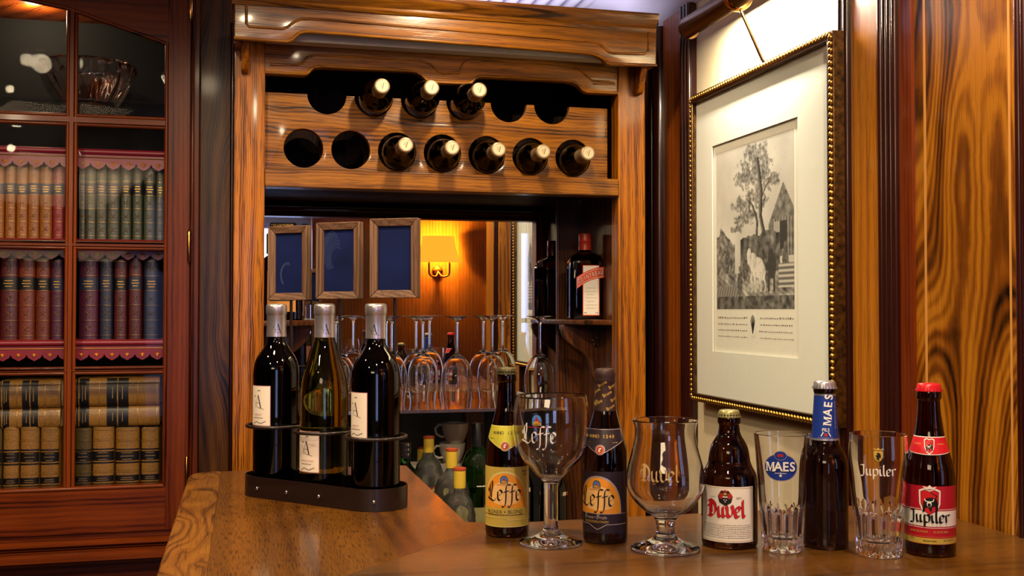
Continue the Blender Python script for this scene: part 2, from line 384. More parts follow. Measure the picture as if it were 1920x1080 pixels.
def small_text(a, cx, z, w, mat, L, h=.0012, seed=0):
    rr = random.Random(seed); x = cx-w/2
    while x < cx+w/2:
        q = rr.uniform(.0012, .0034); a.add(rect(x, z, min(x+q, cx+w/2), z+h*rr.uniform(.6, 1)), mat, L); x += q+.0007
    return a
def emm(size, cx, cy, rot=0, sx=1.0, g=0):
    """bold serif capital M"""
    w = .80; P_ = [[(-.42,-.36),(-.17,-.36),(-.17,-.31),(-.235,-.30),(-.235,.20),(-.225,.20),(-.0,-.36),(.03,-.36),(.23,.18),(.235,.18),(.235,-.30),(.17,-.31),(.17,-.36),(.45,-.36),(.45,-.31),(.39,-.30),(.39,.30),(.45,.31),(.45,.36),(.22,.36),(.035,-.12),(-.15,.36),(-.42,.36),(-.42,.31),(-.35,.30),(-.35,-.30),(-.42,-.31)]]
    c, s_ = math.cos(R(rot)), math.sin(R(rot)); o = []
    for p in P_: o.append([(cx+(x*sx*c-y*s_)*size, cy+(x*sx*s_+y*c)*size) for x, y in p])
    return o
class Art:
    def __init__(s): s.L = []; s.mats = []
    def add(s, polys, mat, layer=1):
        if mat not in s.mats: s.mats.append(mat)
        s.L.append((polys, s.mats.index(mat), layer)); return s
    def wrap(s, name, parent, rad, base=.00018, step=.00014, dx=.0022, dz=.004, ang=0, flat=None):
        bm = bmesh.new(); lay = bm.faces.layers.int.new('lay'); vl = bm.verts.layers.int.new('vl')
        for polys, mi, k in s.L:
            for p in polys:
                vs = [bm.verts.new((q[0], q[1], 0)) for q in p]
                for v in vs: v[vl] = k
                try: f = bm.faces.new(vs)
                except ValueError: continue
                f.material_index = mi; f[lay] = k
        if flat is None:
            xs = [v.co.x for v in bm.verts]; zs = [v.co.y for v in bm.verts]
            for ax, lo, hi, st in ((0, min(xs), max(xs), dx), (1, min(zs), max(zs), dz)):
                k = int((hi-lo)/st)
                for i in range(1, k+1):
                    n = (1, 0, 0) if ax == 0 else (0, 1, 0); c = (lo+i*st, 0, 0) if ax == 0 else (0, lo+i*st, 0)
                    bmesh.ops.bisect_plane(bm, geom=bm.verts[:]+bm.edges[:]+bm.faces[:], plane_co=c, plane_no=n, dist=1e-7)
        # layer per vertex from its faces
        for v in bm.verts:
            k = v.link_faces[0][lay] if v.link_faces else 0
            x, z = v.co.x, v.co.y; off = base+step*k
            if flat is None:
                r = rad(z) if callable(rad) else rad
                a = ang+x/r; v.co = ((r+off)*math.sin(a), -(r+off)*math.cos(a), z)
            else: v.co = flat(x, z, off)
        bmesh.ops.recalc_face_normals(bm, faces=bm.faces)
        me = bpy.data.meshes.new(name); bm.to_mesh(me); bm.free()
        for q in s.mats: me.materials.append(M[q])
        o = bpy.data.objects.new(name, me); C.objects.link(o); o.parent = parent
        return o
def radfn(prof):
    P = sorted([(z, r) for r, z in prof])
    def f(z):
        if z <= P[0][0]: return P[0][1]
        for (z0, r0), (z1, r1) in zip(P, P[1:]):
            if z0 <= z <= z1: return r0+(r1-r0)*((z-z0)/(z1-z0) if z1 > z0 else 0)
        return P[-1][1]
    return f

def lp(pts, n=6): return cr(pts, n, True)

# ================================================================== THE ROOM
BY = 2.77                                   # mirror plane / back wall
RF = 2.38                                   # front face of the rack posts
def P(u, v, y): q = on(u, v, y=y); return (q.x, q.z)
struct(MB().box((-3.2, -3.3, FLOOR-.1), (2.9, 4.2, FLOOR)).build('floor', 'floor'))
mb = MB().box((-3.2, -3.3, CEIL+.02), (2.9, 4.2, CEIL+.12))
struct(mb.build('ceiling', 'ceil'))
mb = MB()
for i in range(46):                          # fluted plaster over the bar
    x = -.75+i*.04
    mb.tube([(x, 1.9, CEIL+.012), (x, BY+.33, CEIL+.012)], .016, 8, cap=False)
struct(mb.build('trim_1', 'ceil'))
struct(MB().box((-3.2, BY+.35, FLOOR), (WX+.03, BY+.45, CEIL+.02)).build('wall_back', 'mahog_v'))
struct(MB().box((WX+.03, .93, FLOOR), (WX+.13, BY+.45, CEIL+.02)).build('wall_right', 'mahog_v'))
struct(MB().box((-3.3, -3.3, FLOOR), (-3.2, 4.2, CEIL+.02)).build('wall_left', 'walnut_dk'))
struct(MB().box((.38, -.72, FLOOR), (2.8, -.6, CEIL+.02)).build('wall_front', 'plank'))
mb = MB().box((-3.2, -3.3, FLOOR), (-.4, -3.2, CEIL+.02)).box((.5, -3.3, FLOOR), (2.8, -3.2, CEIL+.02)).box((-.4, -3.3, FLOOR), (.5, -3.2, -.40)).box((-.4, -3.3, 1.0), (.5, -3.2, CEIL+.02))
struct(mb.build('wall_far', 'cream'))
struct(MB().box((2.8, -3.3, FLOOR), (2.9, 4.2, CEIL+.02)).build('wall_side', 'mahog_v'))
# window behind the camera, the source of the cold light
win = MB()
for x in (-.40, .03, .46): win.box((x, -3.24, -.40), (x+.04, -3.17, 1.0))
for z in (-.40, .2, .96): win.box((-.40, -3.24, z), (.50, -3.17, z+.04))
win = struct(win.build('window_1', 'white'))
g = struct(MB().box((-.40, -3.29, -.40), (.5, -3.28, 1.0)).build('window_2', emis('daylight_glazing', '#b0c4ff', 4.0)))
for n_, (wx, wy, ww, hh, zz) in enumerate(((1.40, -.59, .52, 1.1, -.15),)):
    fm = MB()
    for x in (wx, wx+ww/2-.015, wx+ww-.03): fm.box((x, wy-.008, zz), (x+.03, wy+.02, zz+hh))
    for z in (zz, zz+hh*.55, zz+hh-.03): fm.box((wx, wy-.008, z), (wx+ww, wy+.02, z+.03))
    struct(fm.build('window_%d' % (3+2*n_), 'white'))
    struct(MB().box((wx+.01, wy-.007, zz+.01), (wx+ww-.01, wy-.004, zz+hh-.01)).build('window_%d' % (4+2*n_), emis('daylight_glazing', '#b8c8ff', 1.8)))
# crown moulding where the right wall meets the ceiling
pr = [(WX+.03, 1.02), (WX-.01, 1.035), (WX-.02, 1.06), (WX-.07, 1.085), (WX-.08, 1.10), (WX-.13, 1.12), (WX-.13, CEIL+.03), (WX+.03, CEIL+.03)]
struct(MB().prism(pr, .95, BY+.34, 'Y').build('trim_2', 'ceil'))
# strips and mouldings of the right wall, laid from picture columns on its plane
def strip(n, u0, u1, mat, x=WX, z0=FLOOR, z1=1.03, bevel=0):
    struct(MB().box((x, sY(u0, WX), z0), (WX+.04, sY(u1, WX), z1)).build('trim_%d' % n, mat, bevel=bevel))
def mould(n, u0, u1, beads=2, z0=FLOOR, z1=1.03, mat='mould'):
    y0, y1 = sY(u1, WX), sY(u0, WX); w = (y1-y0)/beads; mb = MB()
    mb.box((WX-.002, y0, z0), (WX+.03, y1, z1))
    for i in range(beads):
        c = y0+w*(i+.5); r = w*.42
        mb.tube([(WX-.003, c, z0), (WX-.003, c, z1)], r, 14, cap=True)
    struct(mb.build('trim_%d' % n, mat))
strip(3, 1245, 1281, 'plank2'); mould(4, 1281, 1299, 3)
strip(5, 1299, 1579, 'cream', WX+.012)
mould(6, 1579, 1599, 2); strip(7, 1599, 1653, 'plank'); mould(8, 1653, 1689, 4)
strip(9, 1689, 1712, 'red_board'); strip(10, 1712, 1728.5, 'walnut', WX+.006); strip(11, 1728.5, 1732.5, 'inlay', WX+.0055)
strip(12, 1732.5, 1887, 'walnut', WX+.006); strip(13, 1887, 1891, 'inlay', WX+.0055); strip(14, 1891, 1911, 'walnut', WX+.006)
mould(15, 1911, 1935, 2); strip(16, 1935, 2120, 'plank')
zt = on(1241, 50, x=WX).z
mould(17, 1234, 1245, 1, z1=zt); struct(MB().box((WX+.022, sY(1234, WX), FLOOR), (WX+.04, BY+.34, zt)).build('trim_18', 'walnut_dk'))
struct(MB().box((WX-.004, sY(1234, WX), zt-.014), (WX+.03, BY+.34, zt+.004)).build('trim_19', 'mould', bevel=.004))
mould(20, 1222, 1228, 1, z1=zt-.02)
# walnut panel between bookcase and rack
struct(MB().box((sX(355, 2.66), 2.66, FLOOR), (sX(445, 2.66), 2.70, CEIL+.02)).build('trim_21', 'walnut_dk'))
struct(MB().tube([(sX(434, 2.655), 2.655, FLOOR), (sX(434, 2.655), 2.655, 1.0)], .006, 10).build('trim_22', 'mould'))

# ================================================================== BOOKCASE
FY = 2.60
bc = thing('bookcase', 'tall dark mahogany glazed bookcase full of leather volumes', 'bookcase', (sX(120, FY), FY, FLOOR))
def bpt(o, par=bc): o.parent = par; o.location = Vector(o.location)-Vector(bc.location) if par is bc else o.location; return o
x0, x1 = sX(-330, FY), sX(372, FY); ztop, zbot = CEIL-.05, on(170, 1000, y=FY).z
D = .36
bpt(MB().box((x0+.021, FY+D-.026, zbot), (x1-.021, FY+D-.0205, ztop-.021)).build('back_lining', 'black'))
mb = MB().box((x0, FY+D-.02, FLOOR), (x1, FY+D, ztop)).box((x0, FY, FLOOR), (x0+.02, FY+D, ztop)).box((x1-.02, FY+.005, FLOOR), (x1, FY+D, ztop)).box((x0, FY, ztop-.02), (x1, FY+D, ztop))
bpt(mb.build('carcass', 'mahog_v'))
mb = MB().box((sX(356, FY), FY, zbot-.02), (x1, FY+.03, ztop)); mb.tube([(sX(359, FY), FY-.001, zbot), (sX(359, FY), FY-.001, ztop)], .004, 8)
bpt(mb.build('face_frame', 'mahog_v', bevel=.002))
zb = on(170, 1010, y=FY).z
mb = MB()
for a, b, pj in ((1, 11, .02), (13, 17, .012), (18, 34, .05), (34, 42, .03)):
    mb.prism([(FY+.02, zb-b*.00125), (FY-pj+.004, zb-b*.00125), (FY-pj, zb-b*.00125+.003), (FY-pj, zb-a*.00125-.003), (FY-pj+.004, zb-a*.00125), (FY+.02, zb-a*.00125)], x0, x1+.01, 'X')
mb.box((x0, FY+.02, FLOOR), (x1, FY+.06, zb)); mb.box((x0, FY, zb), (x1, FY+.03, zbot+.001))
bpt(mb.build('base_moulding', 'mahog_h'))
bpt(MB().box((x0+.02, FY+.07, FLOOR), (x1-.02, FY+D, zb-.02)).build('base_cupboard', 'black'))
# door
DY = FY-.006
zr = [on(220, v, y=DY).z for v in (240, 215, 470, 450, 703, 686, 914)]       # rail edges
door = MB()
door.box((sX(311, DY), DY, zbot), (sX(355, DY), DY+.025, ztop-.01))
dr = bpt(door.build('door', 'mahog_v', bevel=.002))
sub = lambda o: (setattr(o, 'parent', dr), setattr(o, 'location', -Vector(bc.location)-Vector((0, 0, 0))) if False else None, o)[2]
def dsub(o):
    o.parent = dr; return o
dsub(MB().box((x0, DY, zbot), (sX(-285, DY), DY+.025, ztop-.01)).build('door_stile', 'mahog_v'))
mb = MB().box((sX(-290, DY), DY, zbot), (sX(313, DY), DY+.025, zr[6]))
dsub(mb.build('bottom_rail', 'mahog_h', bevel=.002))
ptsA = [P(-290, -60, DY), P(0, -12, DY), P(122, 14, DY), P(138, 19, DY), P(308, 80, DY), P(315, 84, DY)]
mb = MB().prism(ptsA+[(sX(315, DY), ztop-.01), (sX(-290, DY), ztop-.01)], DY, DY+.025, 'Y')
dsub(mb.build('arched_rail', 'mahog_h'))
cols = [(-285, -150), (-132, -3-12), (5-8, 122), (140, 308)]
cols = [(-120, 121), (141, 307)]
def bar_v(ua, ub, zlo, zhi):
    a, b = sX(ua, DY), sX(ub, DY); mb = MB()
    mb.box((a+.0095, DY-.002, zlo), (b-.0095, DY+.02, zhi)); mb.box((a+.003, DY+.008, zlo), (b-.003, DY+.018, zhi))
    for x in (a+.005, b-.005): mb.tube([(x, DY+.004, zlo), (x, DY+.004, zhi)], .0042, 8, cap=False)
    dsub(mb.build('glazing_bar', 'mahog_v'))
bar_v(119, 143, zr[6], ptsA[2][1]+.01); bar_v(-142, -120, zr[6], ptsA[1][1]+.02)
for hi, lo in ((zr[1], zr[0]), (zr[3], zr[2]), (zr[5], zr[4])):
    for ua, ub in ((-122, 121), (141, 311)):
        a, b = sX(ua, DY), sX(ub, DY); mb = MB()
        mb.box((a-.008, DY-.0018, lo+.0095), (b+.008 if ub < 200 else b, DY+.02, hi-.0095)); mb.box((a, DY+.008, lo+.003), (b, DY+.018, hi-.003))
        for z in (lo+.005, hi-.005): mb.tube([(a, DY+.004, z), (b, DY+.004, z)], .0042, 8, cap=False)
        dsub(mb.build('glazing_bar', 'mahog_h'))
def bead(pts, m): dsub(MB().tube(pts, .005, 8).build('bead', m))
bead([(sX(-120, DY), DY+.002, zr[6]), (sX(309, DY), DY+.002, zr[6])], 'mahog_h')
bead([(sX(310, DY), DY+.002, zr[6]), (sX(310, DY), DY+.002, ptsA[4][1])], 'mahog_v')
bead([(p[0], DY+.002, p[1]) for p in ptsA], 'mahog_h')
zl = [ptsA[3][1], zr[1], zr[0], zr[3], zr[2], zr[5], zr[4], zr[6]]
def bevel_pane(ua, ub, lo, hi, hi2=None):
    """bevelled plate glass: flat centre with a sloping rim"""
    a, b = sX(ua, DY), sX(ub, DY); hi2 = hi if hi2 is None else hi2; r = .021; y0 = DY+.011
    o = [(a, lo), (b, lo), (b, hi2), (a, hi)]; i = [(a+r, lo+r), (b-r, lo+r), (b-r, hi2-r), (a+r, hi-r)]
    vs = [(p[0], y0+.0022, p[1]) for p in o]+[(p[0], y0, p[1]) for p in i]+[(p[0], y0+.004, p[1]) for p in o]
    fs = [(4, 5, 6, 7), (0, 1, 5, 4), (1, 2, 6, 5), (2, 3, 7, 6), (3, 0, 4, 7), (11, 10, 9, 8), (0, 8, 9, 1), (1, 9, 10, 2), (2, 10, 11, 3), (3, 11, 8, 0)]
    return MB().add(vs, fs)
for ua, ub in cols:
    arch = (ptsA[1][1]+.03, ptsA[2][1]) if ua < 0 else (ptsA[3][1], ptsA[4][1])
    for hi, lo in ((None, zr[1]), (zr[0], zr[3]), (zr[2], zr[5]), (zr[4], zr[6])):
        pb = bevel_pane(ua, ub, lo, arch[0] if hi is None else hi, arch[1] if hi is None else None)
        dsub(pb.build('pane', 'pane'))
for v in (10, 462, 888):
    z = on(352, v, y=DY).z; x = sX(354 if v < 600 else 352, DY)
    mb = MB().lathe([(0, z+.042), (.0025, z+.04), (.0035, z+.035), (.0045, z+.033), (.0045, z-.033), (.0035, z-.035), (.0025, z-.04), (0, z-.042)], 12, c=(x, DY-.006))
    dsub(mb.build('hinge', 'brass_bright'))
# shelves with scalloped leather trim
def shelf(v, trim=True):
    z = on(220, v, y=FY+.05).z
    sh = bpt(MB().box((x0+.02, FY+.045, z-.018), (x1-.02, FY+D-.02, z)).build('shelf', 'mahog_h'))
    if trim:
        L = MB(); xx = x0+.03; wv = .0335; zt = z-.002; n = int((x1-x0-.06)/wv)
        for i in range(n):
            a = xx+i*wv; pts = [(a, zt)]
            lo = [(a, zt-.032), (a+wv*.1, zt-.039), (a+wv*.3, zt-.043), (a+wv*.5, zt-.047), (a+wv*.7, zt-.043), (a+wv*.9, zt-.039), (a+wv, zt-.032)]
            L.prism([(a, zt)]+lo+[(a+wv, zt)], FY+.040, FY+.0425, 'Y', 0)
            for k in range(5):
                t = R(-60+30*k+90); c = (a+wv*.5, zt-.035)
                L.tube([(c[0], FY+.0392, c[1]), (c[0]+.006*math.cos(t), FY+.0392, c[1]+.006*math.sin(t))], .0009, 4, 1)
            L.ball((a+wv*.5, FY+.0392, zt-.037), .0022, 1, 6, 4)
        L.tube([(x0+.03, FY+.041, zt-.006), (x1-.03, FY+.041, zt-.006)], .0075, 8, 0)
        L.tube([(x0+.03, FY+.0395, zt-.019), (x1-.03, FY+.0395, zt-.019)], .0012, 6, 1)
        o = L.build('leather_trim', [solid('red_leather', '#7a1226', .38), 'gold'])
        o.parent = sh
    return z
zs = [shelf(281), shelf(449), shelf(636), shelf(909, False)]

LEATHERS = {'tan': '#9a5a1e', 'red': '#8a1c22', 'green': '#3d4430', 'grey': '#4a4c3e', 'wine': '#4e1016', 'brick': '#6e2a18', 'navy': '#1c2038', 'purple': '#4a1230', 'cream': '#94682a', 'olive': '#54421a'}
for k, c in LEATHERS.items(): M['lea_'+k] = pbr('leather_'+k, c, .42, coat=.2, bump=.3, bscale=300, var=.45)
M['pages'] = pbr('page_edges', '#c8b48c', .8)
nb = [0]
def book(w, h, d, col, band, bands=5, orn=True, two=False):
    """upright book, spine at local -Y, origin at the middle of the base"""
    mb = MB(); n = 8
    spine = [(w/2*math.sin(R(a)), -d/2-.18*w*math.cos(R(a))) for a in [-90+180*i/n for i in range(n+1)]]
    out = spine+[(w/2, d/2), (-w/2, d/2)]
    k = len(out); vs = [(x, y, 0) for x, y in out]+[(x, y, h) for x, y in out]
    fs = [tuple(range(k)), tuple(range(k, 2*k))]+[(i, (i+1) % k, k+(i+1) % k, k+i) for i in range(k)]
    mb.add(vs, fs, 0)
    mb.box((-w/2+.003, -d/2+.004, h), (w/2-.003, d/2-.003, h+.0003), 2)
    def ridge(z, t, s, mi, ex=1.0):
        q = [(x*s, -d/2+(y+d/2)*s*ex) for x, y in spine]
        o = [(x, y, z-t) for x, y in q]+[(x, y, z+t) for x, y in q]; m = len(q)
        mb.add(o, [(i, i+1, m+i+1, m+i) for i in range(m-1)]+[tuple(range(m)), tuple(range(m, 2*m))], mi)
    for i in range(bands+1): ridge(h*(.04+.92*i/bands), .0014, 1.03, 0, 1.12); ridge(h*(.04+.92*i/bands)+.0022, .0003, 1.015, 1, 1.04)
    if orn:
        for i in range(bands):
            if i == bands-1-1: continue
            z = h*(.04+.92*(i+.5)/bands); y = -d/2-.18*w-.0006
            for a in range(4):
                t = R(45+90*a); mb.tube([(0, y, z), (.22*w*math.cos(t), y, z+.22*w*math.sin(t))], .0006, 4, 1)
            mb.ball((0, y, z), .0014, 1, 6, 4)
    o = mb.build('book', ['lea_'+col, 'gold', 'pages'])
    def bandobj(zc, hh):
        q = [(x*1.022, -d/2+(y+d/2)*1.08) for x, y in spine]; m = len(q); b = MB()
        b.add([(x, y, zc-hh) for x, y in q]+[(x, y, zc+hh) for x, y in q], [(i, i+1, m+i+1, m+i) for i in range(m-1)]+[tuple(range(m)), tuple(range(m, 2*m))], 0)
        y = -d/2-.2*w-.0005
        for r_, ww in ((.45, .3), (0, .36), (-.45, .25)): b.box((-w*ww*.8, y, zc+hh*r_-.0007), (w*ww*.8, y+.0004, zc+hh*r_+.0007), 1)
        return b.build('title_band', [solid('band_'+band, LEATHERS.get(band, '#0c0c14') if band != 'black' else '#0b0a10', .4), 'gold'], o)
    if two: bandobj(h*.50, h*.13); bandobj(h*.085, h*.075)
    else: bandobj(h*(.04+.92*(bands-1.5)/bands), h*.075)
    return o
def put_books(spans, vtop, z, y, specs, d=.13):
    for (ua, ub), (col, band, lab) in zip(spans, specs):
        a, b = sX(ua, y), sX(ub, y); h = on((ua+ub)/2, vtop+random.uniform(-1.5, 2), y=y).z-z
        o = book((b-a)*.985, h, d, col, band, two=(col in ('cream', 'olive')), orn=col not in ('cream', 'olive'))
        o.location = ((a+b)/2, y+d/2, z)
        tag(o, lab, 'book', specs.grp)
class Sp(list): grp = ''
BKY = FY+.065
def names(col, what, place, k):
    return what
s2 = Sp([('tan','navy','tan leather book with navy title band, cut by the picture edge, second shelf'), ('tan','navy','tan leather book, second from left on the upper book row'), ('tan','navy','tan leather book, third from left on the upper book row'),
  ('tan','navy','tan leather book, fourth from left on the upper book row'), ('tan','navy','wide tan leather book beside the bright red one'), ('red','navy','bright red leather book beside the glazing bar, upper row'),
  ('grey','navy','grey green book first right of the middle glazing bar, upper row'), ('grey','navy','grey green book, second right of the middle glazing bar'), ('grey','navy','grey green book, third right of the middle glazing bar'),
  ('grey','navy','widest grey green book on the upper row'), ('green','black','dark green book with gilt flowers, leftmost of its three'), ('green','black','dark green book with gilt flowers, middle of its three'),
  ('green','black','dark green book with gilt flowers, rightmost of its three'), ('grey','grey','plain grey book against the right stile, upper row')]); s2.grp = 'books on the upper row of the bookcase'
put_books([(-22,6),(8,27),(29,50),(51,72),(73,96),(97,118),(147,158),(158,178),(179,199),(200,223),(225,245),(247,266),(268,291),(292,306)], 312, zs[1], BKY, s2)
s3 = Sp([('wine','black','wine red book at the left picture edge, middle row'), ('brick','black','broad brick red book, middle row left pane'), ('brick','black','brick red book nearer the purple one, middle row'), ('purple','navy','purple red book beside the middle glazing bar'),
  ('purple','navy','purple book with gilt lozenges right of the glazing bar'), ('navy','navy','dark navy book beside the purple one, middle row'), ('wine','black','dark wine book in the centre of the right pane'), ('wine','navy','dark wine book, fourth in the right pane, middle row'), ('navy','black','blackish navy book near the right stile, middle row')]); s3.grp = 'books on the middle row of the bookcase'
put_books([(0,34),(35,66),(67,94),(95,118),(148,184),(187,211),(214,238),(241,266),(269,299)], 484, zs[2], BKY, s3)
s4 = Sp([('olive','black','cream and black book at the left picture edge, bottom row'), ('cream','black','narrow cream book with black bands, bottom left pane'), ('cream','black','middle cream book with black bands, bottom left pane'), ('cream','black','cream book beside the glazing bar, bottom left pane'),
  ('olive','black','cream book with two black bands, first in bottom right pane'), ('cream','black','cream lettered book, second in bottom right pane'), ('cream','black','widest cream lettered book, third in bottom right pane'), ('cream','black','cream lettered book by the stile, bottom right pane')]); s4.grp = 'upright books on the bottom row'
put_books([(-14,6),(9,38),(41,76),(79,113),(143,174),(176,216),(219,263),(267,300)], 801, zs[3], BKY, s4)
for (ua, ub), (va, vb), lab in (((2, 116), (764, 797), 'cream and black folio lying under another, left pane'), ((2, 116), (712, 755), 'cream and black folio lying on top, left pane'), ((144, 300), (763, 797), 'cream and black folio lying under another, right pane'), ((144, 300), (710, 757), 'cream and black folio lying on top, right pane')):
    a, b = sX(ua, BKY), sX(ub, BKY)
    zt, zb_ = on(150, va, y=BKY).z, on(150, vb, y=BKY).z
    zb_ = zs[3]+ (on(150, 801, y=BKY).z-zs[3]) if va > 760 else zprev
    hh = (zt-zb_); zprev = zt
    o = book(hh*.985, (b-a), .15, 'cream', 'black', 4, False, True)
    o.rotation_euler = (0, PI/2, 0); o.location = (a, BKY+.075, zb_+hh/2)
    tag(o, lab, 'book', 'folios lying above the bottom row')
# cut crystal bowl
q = on(163, 203, y=FY+.20); z = q.z
bpt(MB().box((x0+.021, FY+.07, z-.006), (x1-.021, FY+D-.021, z)).build('glass_shelf', 'shelf_pane'))
bw = thing('crystal_bowl', 'cut crystal bowl on the top shelf of the bookcase', 'bowl', (q.x, FY+.20, z+.0006))
def fac(a, zz, r): return 1+.09*abs(math.sin(10*a+zz*30)) if r > .075 else 1
pf = [(.001,0),(.060,0),(.070,.004),(.082,.03),(.096,.062),(.106,.088),(.109,.100),(.104,.106),(.099,.098),(.094,.085),(.084,.060),(.070,.032),(.056,.014),(.001,.010)]
o = MB().lathe(pf, 72, rmod=fac, smooth=False).build('bowl', 'glass', bw)

# ================================================================== RACK CABINET
xa, xb = sX(437, RF), sX(1211, RF); xi0, xi1 = sX(495, RF), sX(1160, RF)
ZT = on(1231, 28, y=2.285).z
BCZ = -.28                                  # back counter height
rk = thing('wine_rack_cabinet', 'carved oak bar cabinet with a two row bottle rack and mirror', 'cabinet', (0, 0, 0))
mb = MB().prism(rrect(xa, RF, xi0, RF+.05, .001), BCZ, ZT-.02, 'Z').box((xa-.001+.004, RF-.003, BCZ), (xa+.012, RF+.01, ZT-.05)); mb.build('side_post', 'oak_v', rk, bevel=.003)
MB().box((xi1, RF, BCZ), (xb, RF+.05, ZT-.02)).build('side_post', 'oak_v', rk, bevel=.003)
MB().box((xa+.004, RF+.05, BCZ), (xi0-.03, BY+.02, ZT-.02)).build('side_panel', 'oak_side', rk)
MB().box((xi1+.03, RF+.05, BCZ), (xb-.004, BY+.02, ZT-.02)).build('side_panel', 'oak_side', rk)
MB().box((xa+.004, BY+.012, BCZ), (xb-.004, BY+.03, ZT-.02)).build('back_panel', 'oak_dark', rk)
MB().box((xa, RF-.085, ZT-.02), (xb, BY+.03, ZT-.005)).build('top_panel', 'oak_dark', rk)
CF = 2.29
lower = [(438.5,71),(538,78),(547,75),(553,69),(560,63),(570,59.5),(582,59.5),(1104,99.5),(1118,103),(1130,109),(1137,117),(1143,120),(1231,123)]
lo = [P(u, v, CF) for u, v in lower]
cx0, cx1 = lo[0][0], lo[-1][0]; zc = sum(p[1] for p in lo[:2])/2; zc2 = lo[-1][1]
zlow = (zc+zc2)/2; zmid = (lo[6][1]+lo[7][1])/2
for i, p in enumerate(lo): lo[i] = (p[0], p[1]+(zlow-zc if i < 5 else 0)*.0)
top = MB().prism(lo+[(cx1, ZT-.01), (cx0, ZT-.01)], CF, CF+.024, 'Y', bevel=.003)
co = top.build('cornice', 'oak_gloss', rk)
mb = MB()
pr = [(CF+.02, ZT-.042), (CF-.004, ZT-.040), (CF-.008, ZT-.034), (CF-.006, ZT-.028), (CF-.018, ZT-.019), (CF-.024, ZT-.010), (CF-.024, ZT-.002), (CF+.02, ZT-.002)]
mb.prism(pr, cx0-.004, cx1-.003, 'X'); mb.box((cx0-.004, CF+.02, ZT-.012), (cx1-.003, RF+.06, ZT-.002))
mb.build('crown_moulding', 'oak_gloss', co)
mb = MB()
def beadpath(pts, r, y): mb.tube([(p[0], y, p[1]) for p in pts], r, 8)
off = lambda L, dz: [(p[0], p[1]+dz) for p in L]
beadpath([P(u, v, CF) for u, v in lower], .0038, CF-.001)
inner = [(462,-8),(462,44),(467,50),(530,54),(540,50),(550,42),(563,36),(582,35),(1104,77),(1122,81),(1134,90),(1142,98),(1150,100),(1208,101),(1216,97),(1217,50),(1212,43)]
beadpath([P(u, v, CF) for u, v in inner], .0032, CF)
mb.build('bead', 'oak_h', co)
mb = MB().box((cx0, CF+.024, P(1231,123,CF)[1]), (cx0+.02, RF, ZT)).box((cx1-.02, CF+.024, zc2), (cx1, RF, ZT)); mb.build('return', 'oak_v', co)
mb = MB().box((xi0, RF-.05, zmid-.008), (xi1, RF-.015, zmid+.03)); mb.build('light_strip', solid('opal_diffuser', '#b8b0a2', .5), rk)
# corbels
for uc, vt, vb in ((457, 78, 134), (1200, 124, 176)):
    x = sX(uc, RF-.02); zt_, zb_ = on(uc, vt, y=RF-.02).z+.02, on(uc, vb, y=RF-.02).z
    prc = [(RF, zt_), (RF-.07, zt_), (RF-.06, zt_-.02), (RF-.035, zb_+.02), (RF-.03, zb_+.004), (RF-.02, zb_), (RF, zb_)]
    MB().prism(prc, x-.008, x+.008, 'X', bevel=.002).build('corbel', 'oak_v', rk)
# valance
VY = RF+.005
vl = [(495,139),(571,143),(578,140),(583,133),(590,129),(602,128),(770,136),(783,139),(792,145),(799,152),(806,157),(879,160),(884,158),(889,152),(897,147),(910,146),(1060,154),(1075,157),(1085,163),(1094,172),(1100,175),(1161,178)]
pts = [P(u, v, VY) for u, v in vl]
zvt = ZT-.03
va = MB().prism(pts+[(xi1+.002, zvt), (xi0-.002, zvt)], VY, VY+.02, 'Y', bevel=.003).build('valance', 'oak_h', rk)
mb = MB()
for path in ([(506,121),(558,122),(566,119),(575,108),(590,103),(770,112),(790,113),(806,120),(822,134),(832,138),(862,136),(868,120),(880,114),(905,112),(1060,122),(1085,128),(1100,142),(1110,151),(1150,154),(1153,158),(1112,157)],):
    beadpath([P(u, v, VY) for u, v in path], .0028, VY)
beadpath([(p[0], p[1]+.004) for p in pts], .0035, VY)
mb.build('bead', 'oak_h', va)
# bottle board
HY = 2.42; Rh = .0435
tops = [(613,176),(702,179),(787,184),(872,189),(953,193),(1035,198)]
bots = [(569,278),(658,280.5),(745,284),(831,287.5),(914,290.5),(995.5,293.5),(1074.5,296)]
tc = [P(u, v, HY) for u, v in tops]; bc_ = [P(u, v, HY) for u, v in bots]
ztb = sum(P(u, v, HY)[1] for u, v in ((497,172),(1139,204)))/2
zbc = sum(p[1] for p in bc_)/7
def spaced(L):
    n = len(L); a, b = L[0][0], L[-1][0]; return [a+(b-a)*i/(n-1) for i in range(n)]
tcx, bcx = spaced(tc), spaced(bc_)
xr = P(1139, 250, HY)[0]; zbo = P(820, 350, HY)[1]
out = [(xr, ztb), (xr, zbo), (xi0-.02, zbo), (xi0-.02, ztb)]
for x in tcx: out += [(x-Rh, ztb)]+[(x+Rh*math.cos(R(a)), ztb+Rh*math.sin(R(a))) for a in range(190, 360, 10)]+[(x+Rh, ztb)]
holes = [[(x+Rh*math.cos(R(a)), zbc+Rh*math.sin(R(a))) for a in range(0, 360, 10)] for x in bcx]
MB().prism(out, HY, HY+.02, 'Y', holes=holes, bevel=.0012).build('bottle_board', 'oak_h', rk)
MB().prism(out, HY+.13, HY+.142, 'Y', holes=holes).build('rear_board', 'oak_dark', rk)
zl0, zl1 = P(1160, 336, RF)[1], P(1160, 368, RF)[1]
MB().box((xi0, RF-.004, zl1), (xi1, RF+.045, zl0)).build('ledge', 'oak_h', rk, bevel=.002)
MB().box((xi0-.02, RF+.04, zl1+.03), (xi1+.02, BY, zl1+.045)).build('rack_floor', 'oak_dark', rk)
xm1 = sX(1043, BY); zmir0 = .07
MB().box((xi0-.03, BY-.001, zmir0-.02), (xm1, BY+.010, zl1+.03)).build('mirror', 'mirror', rk)
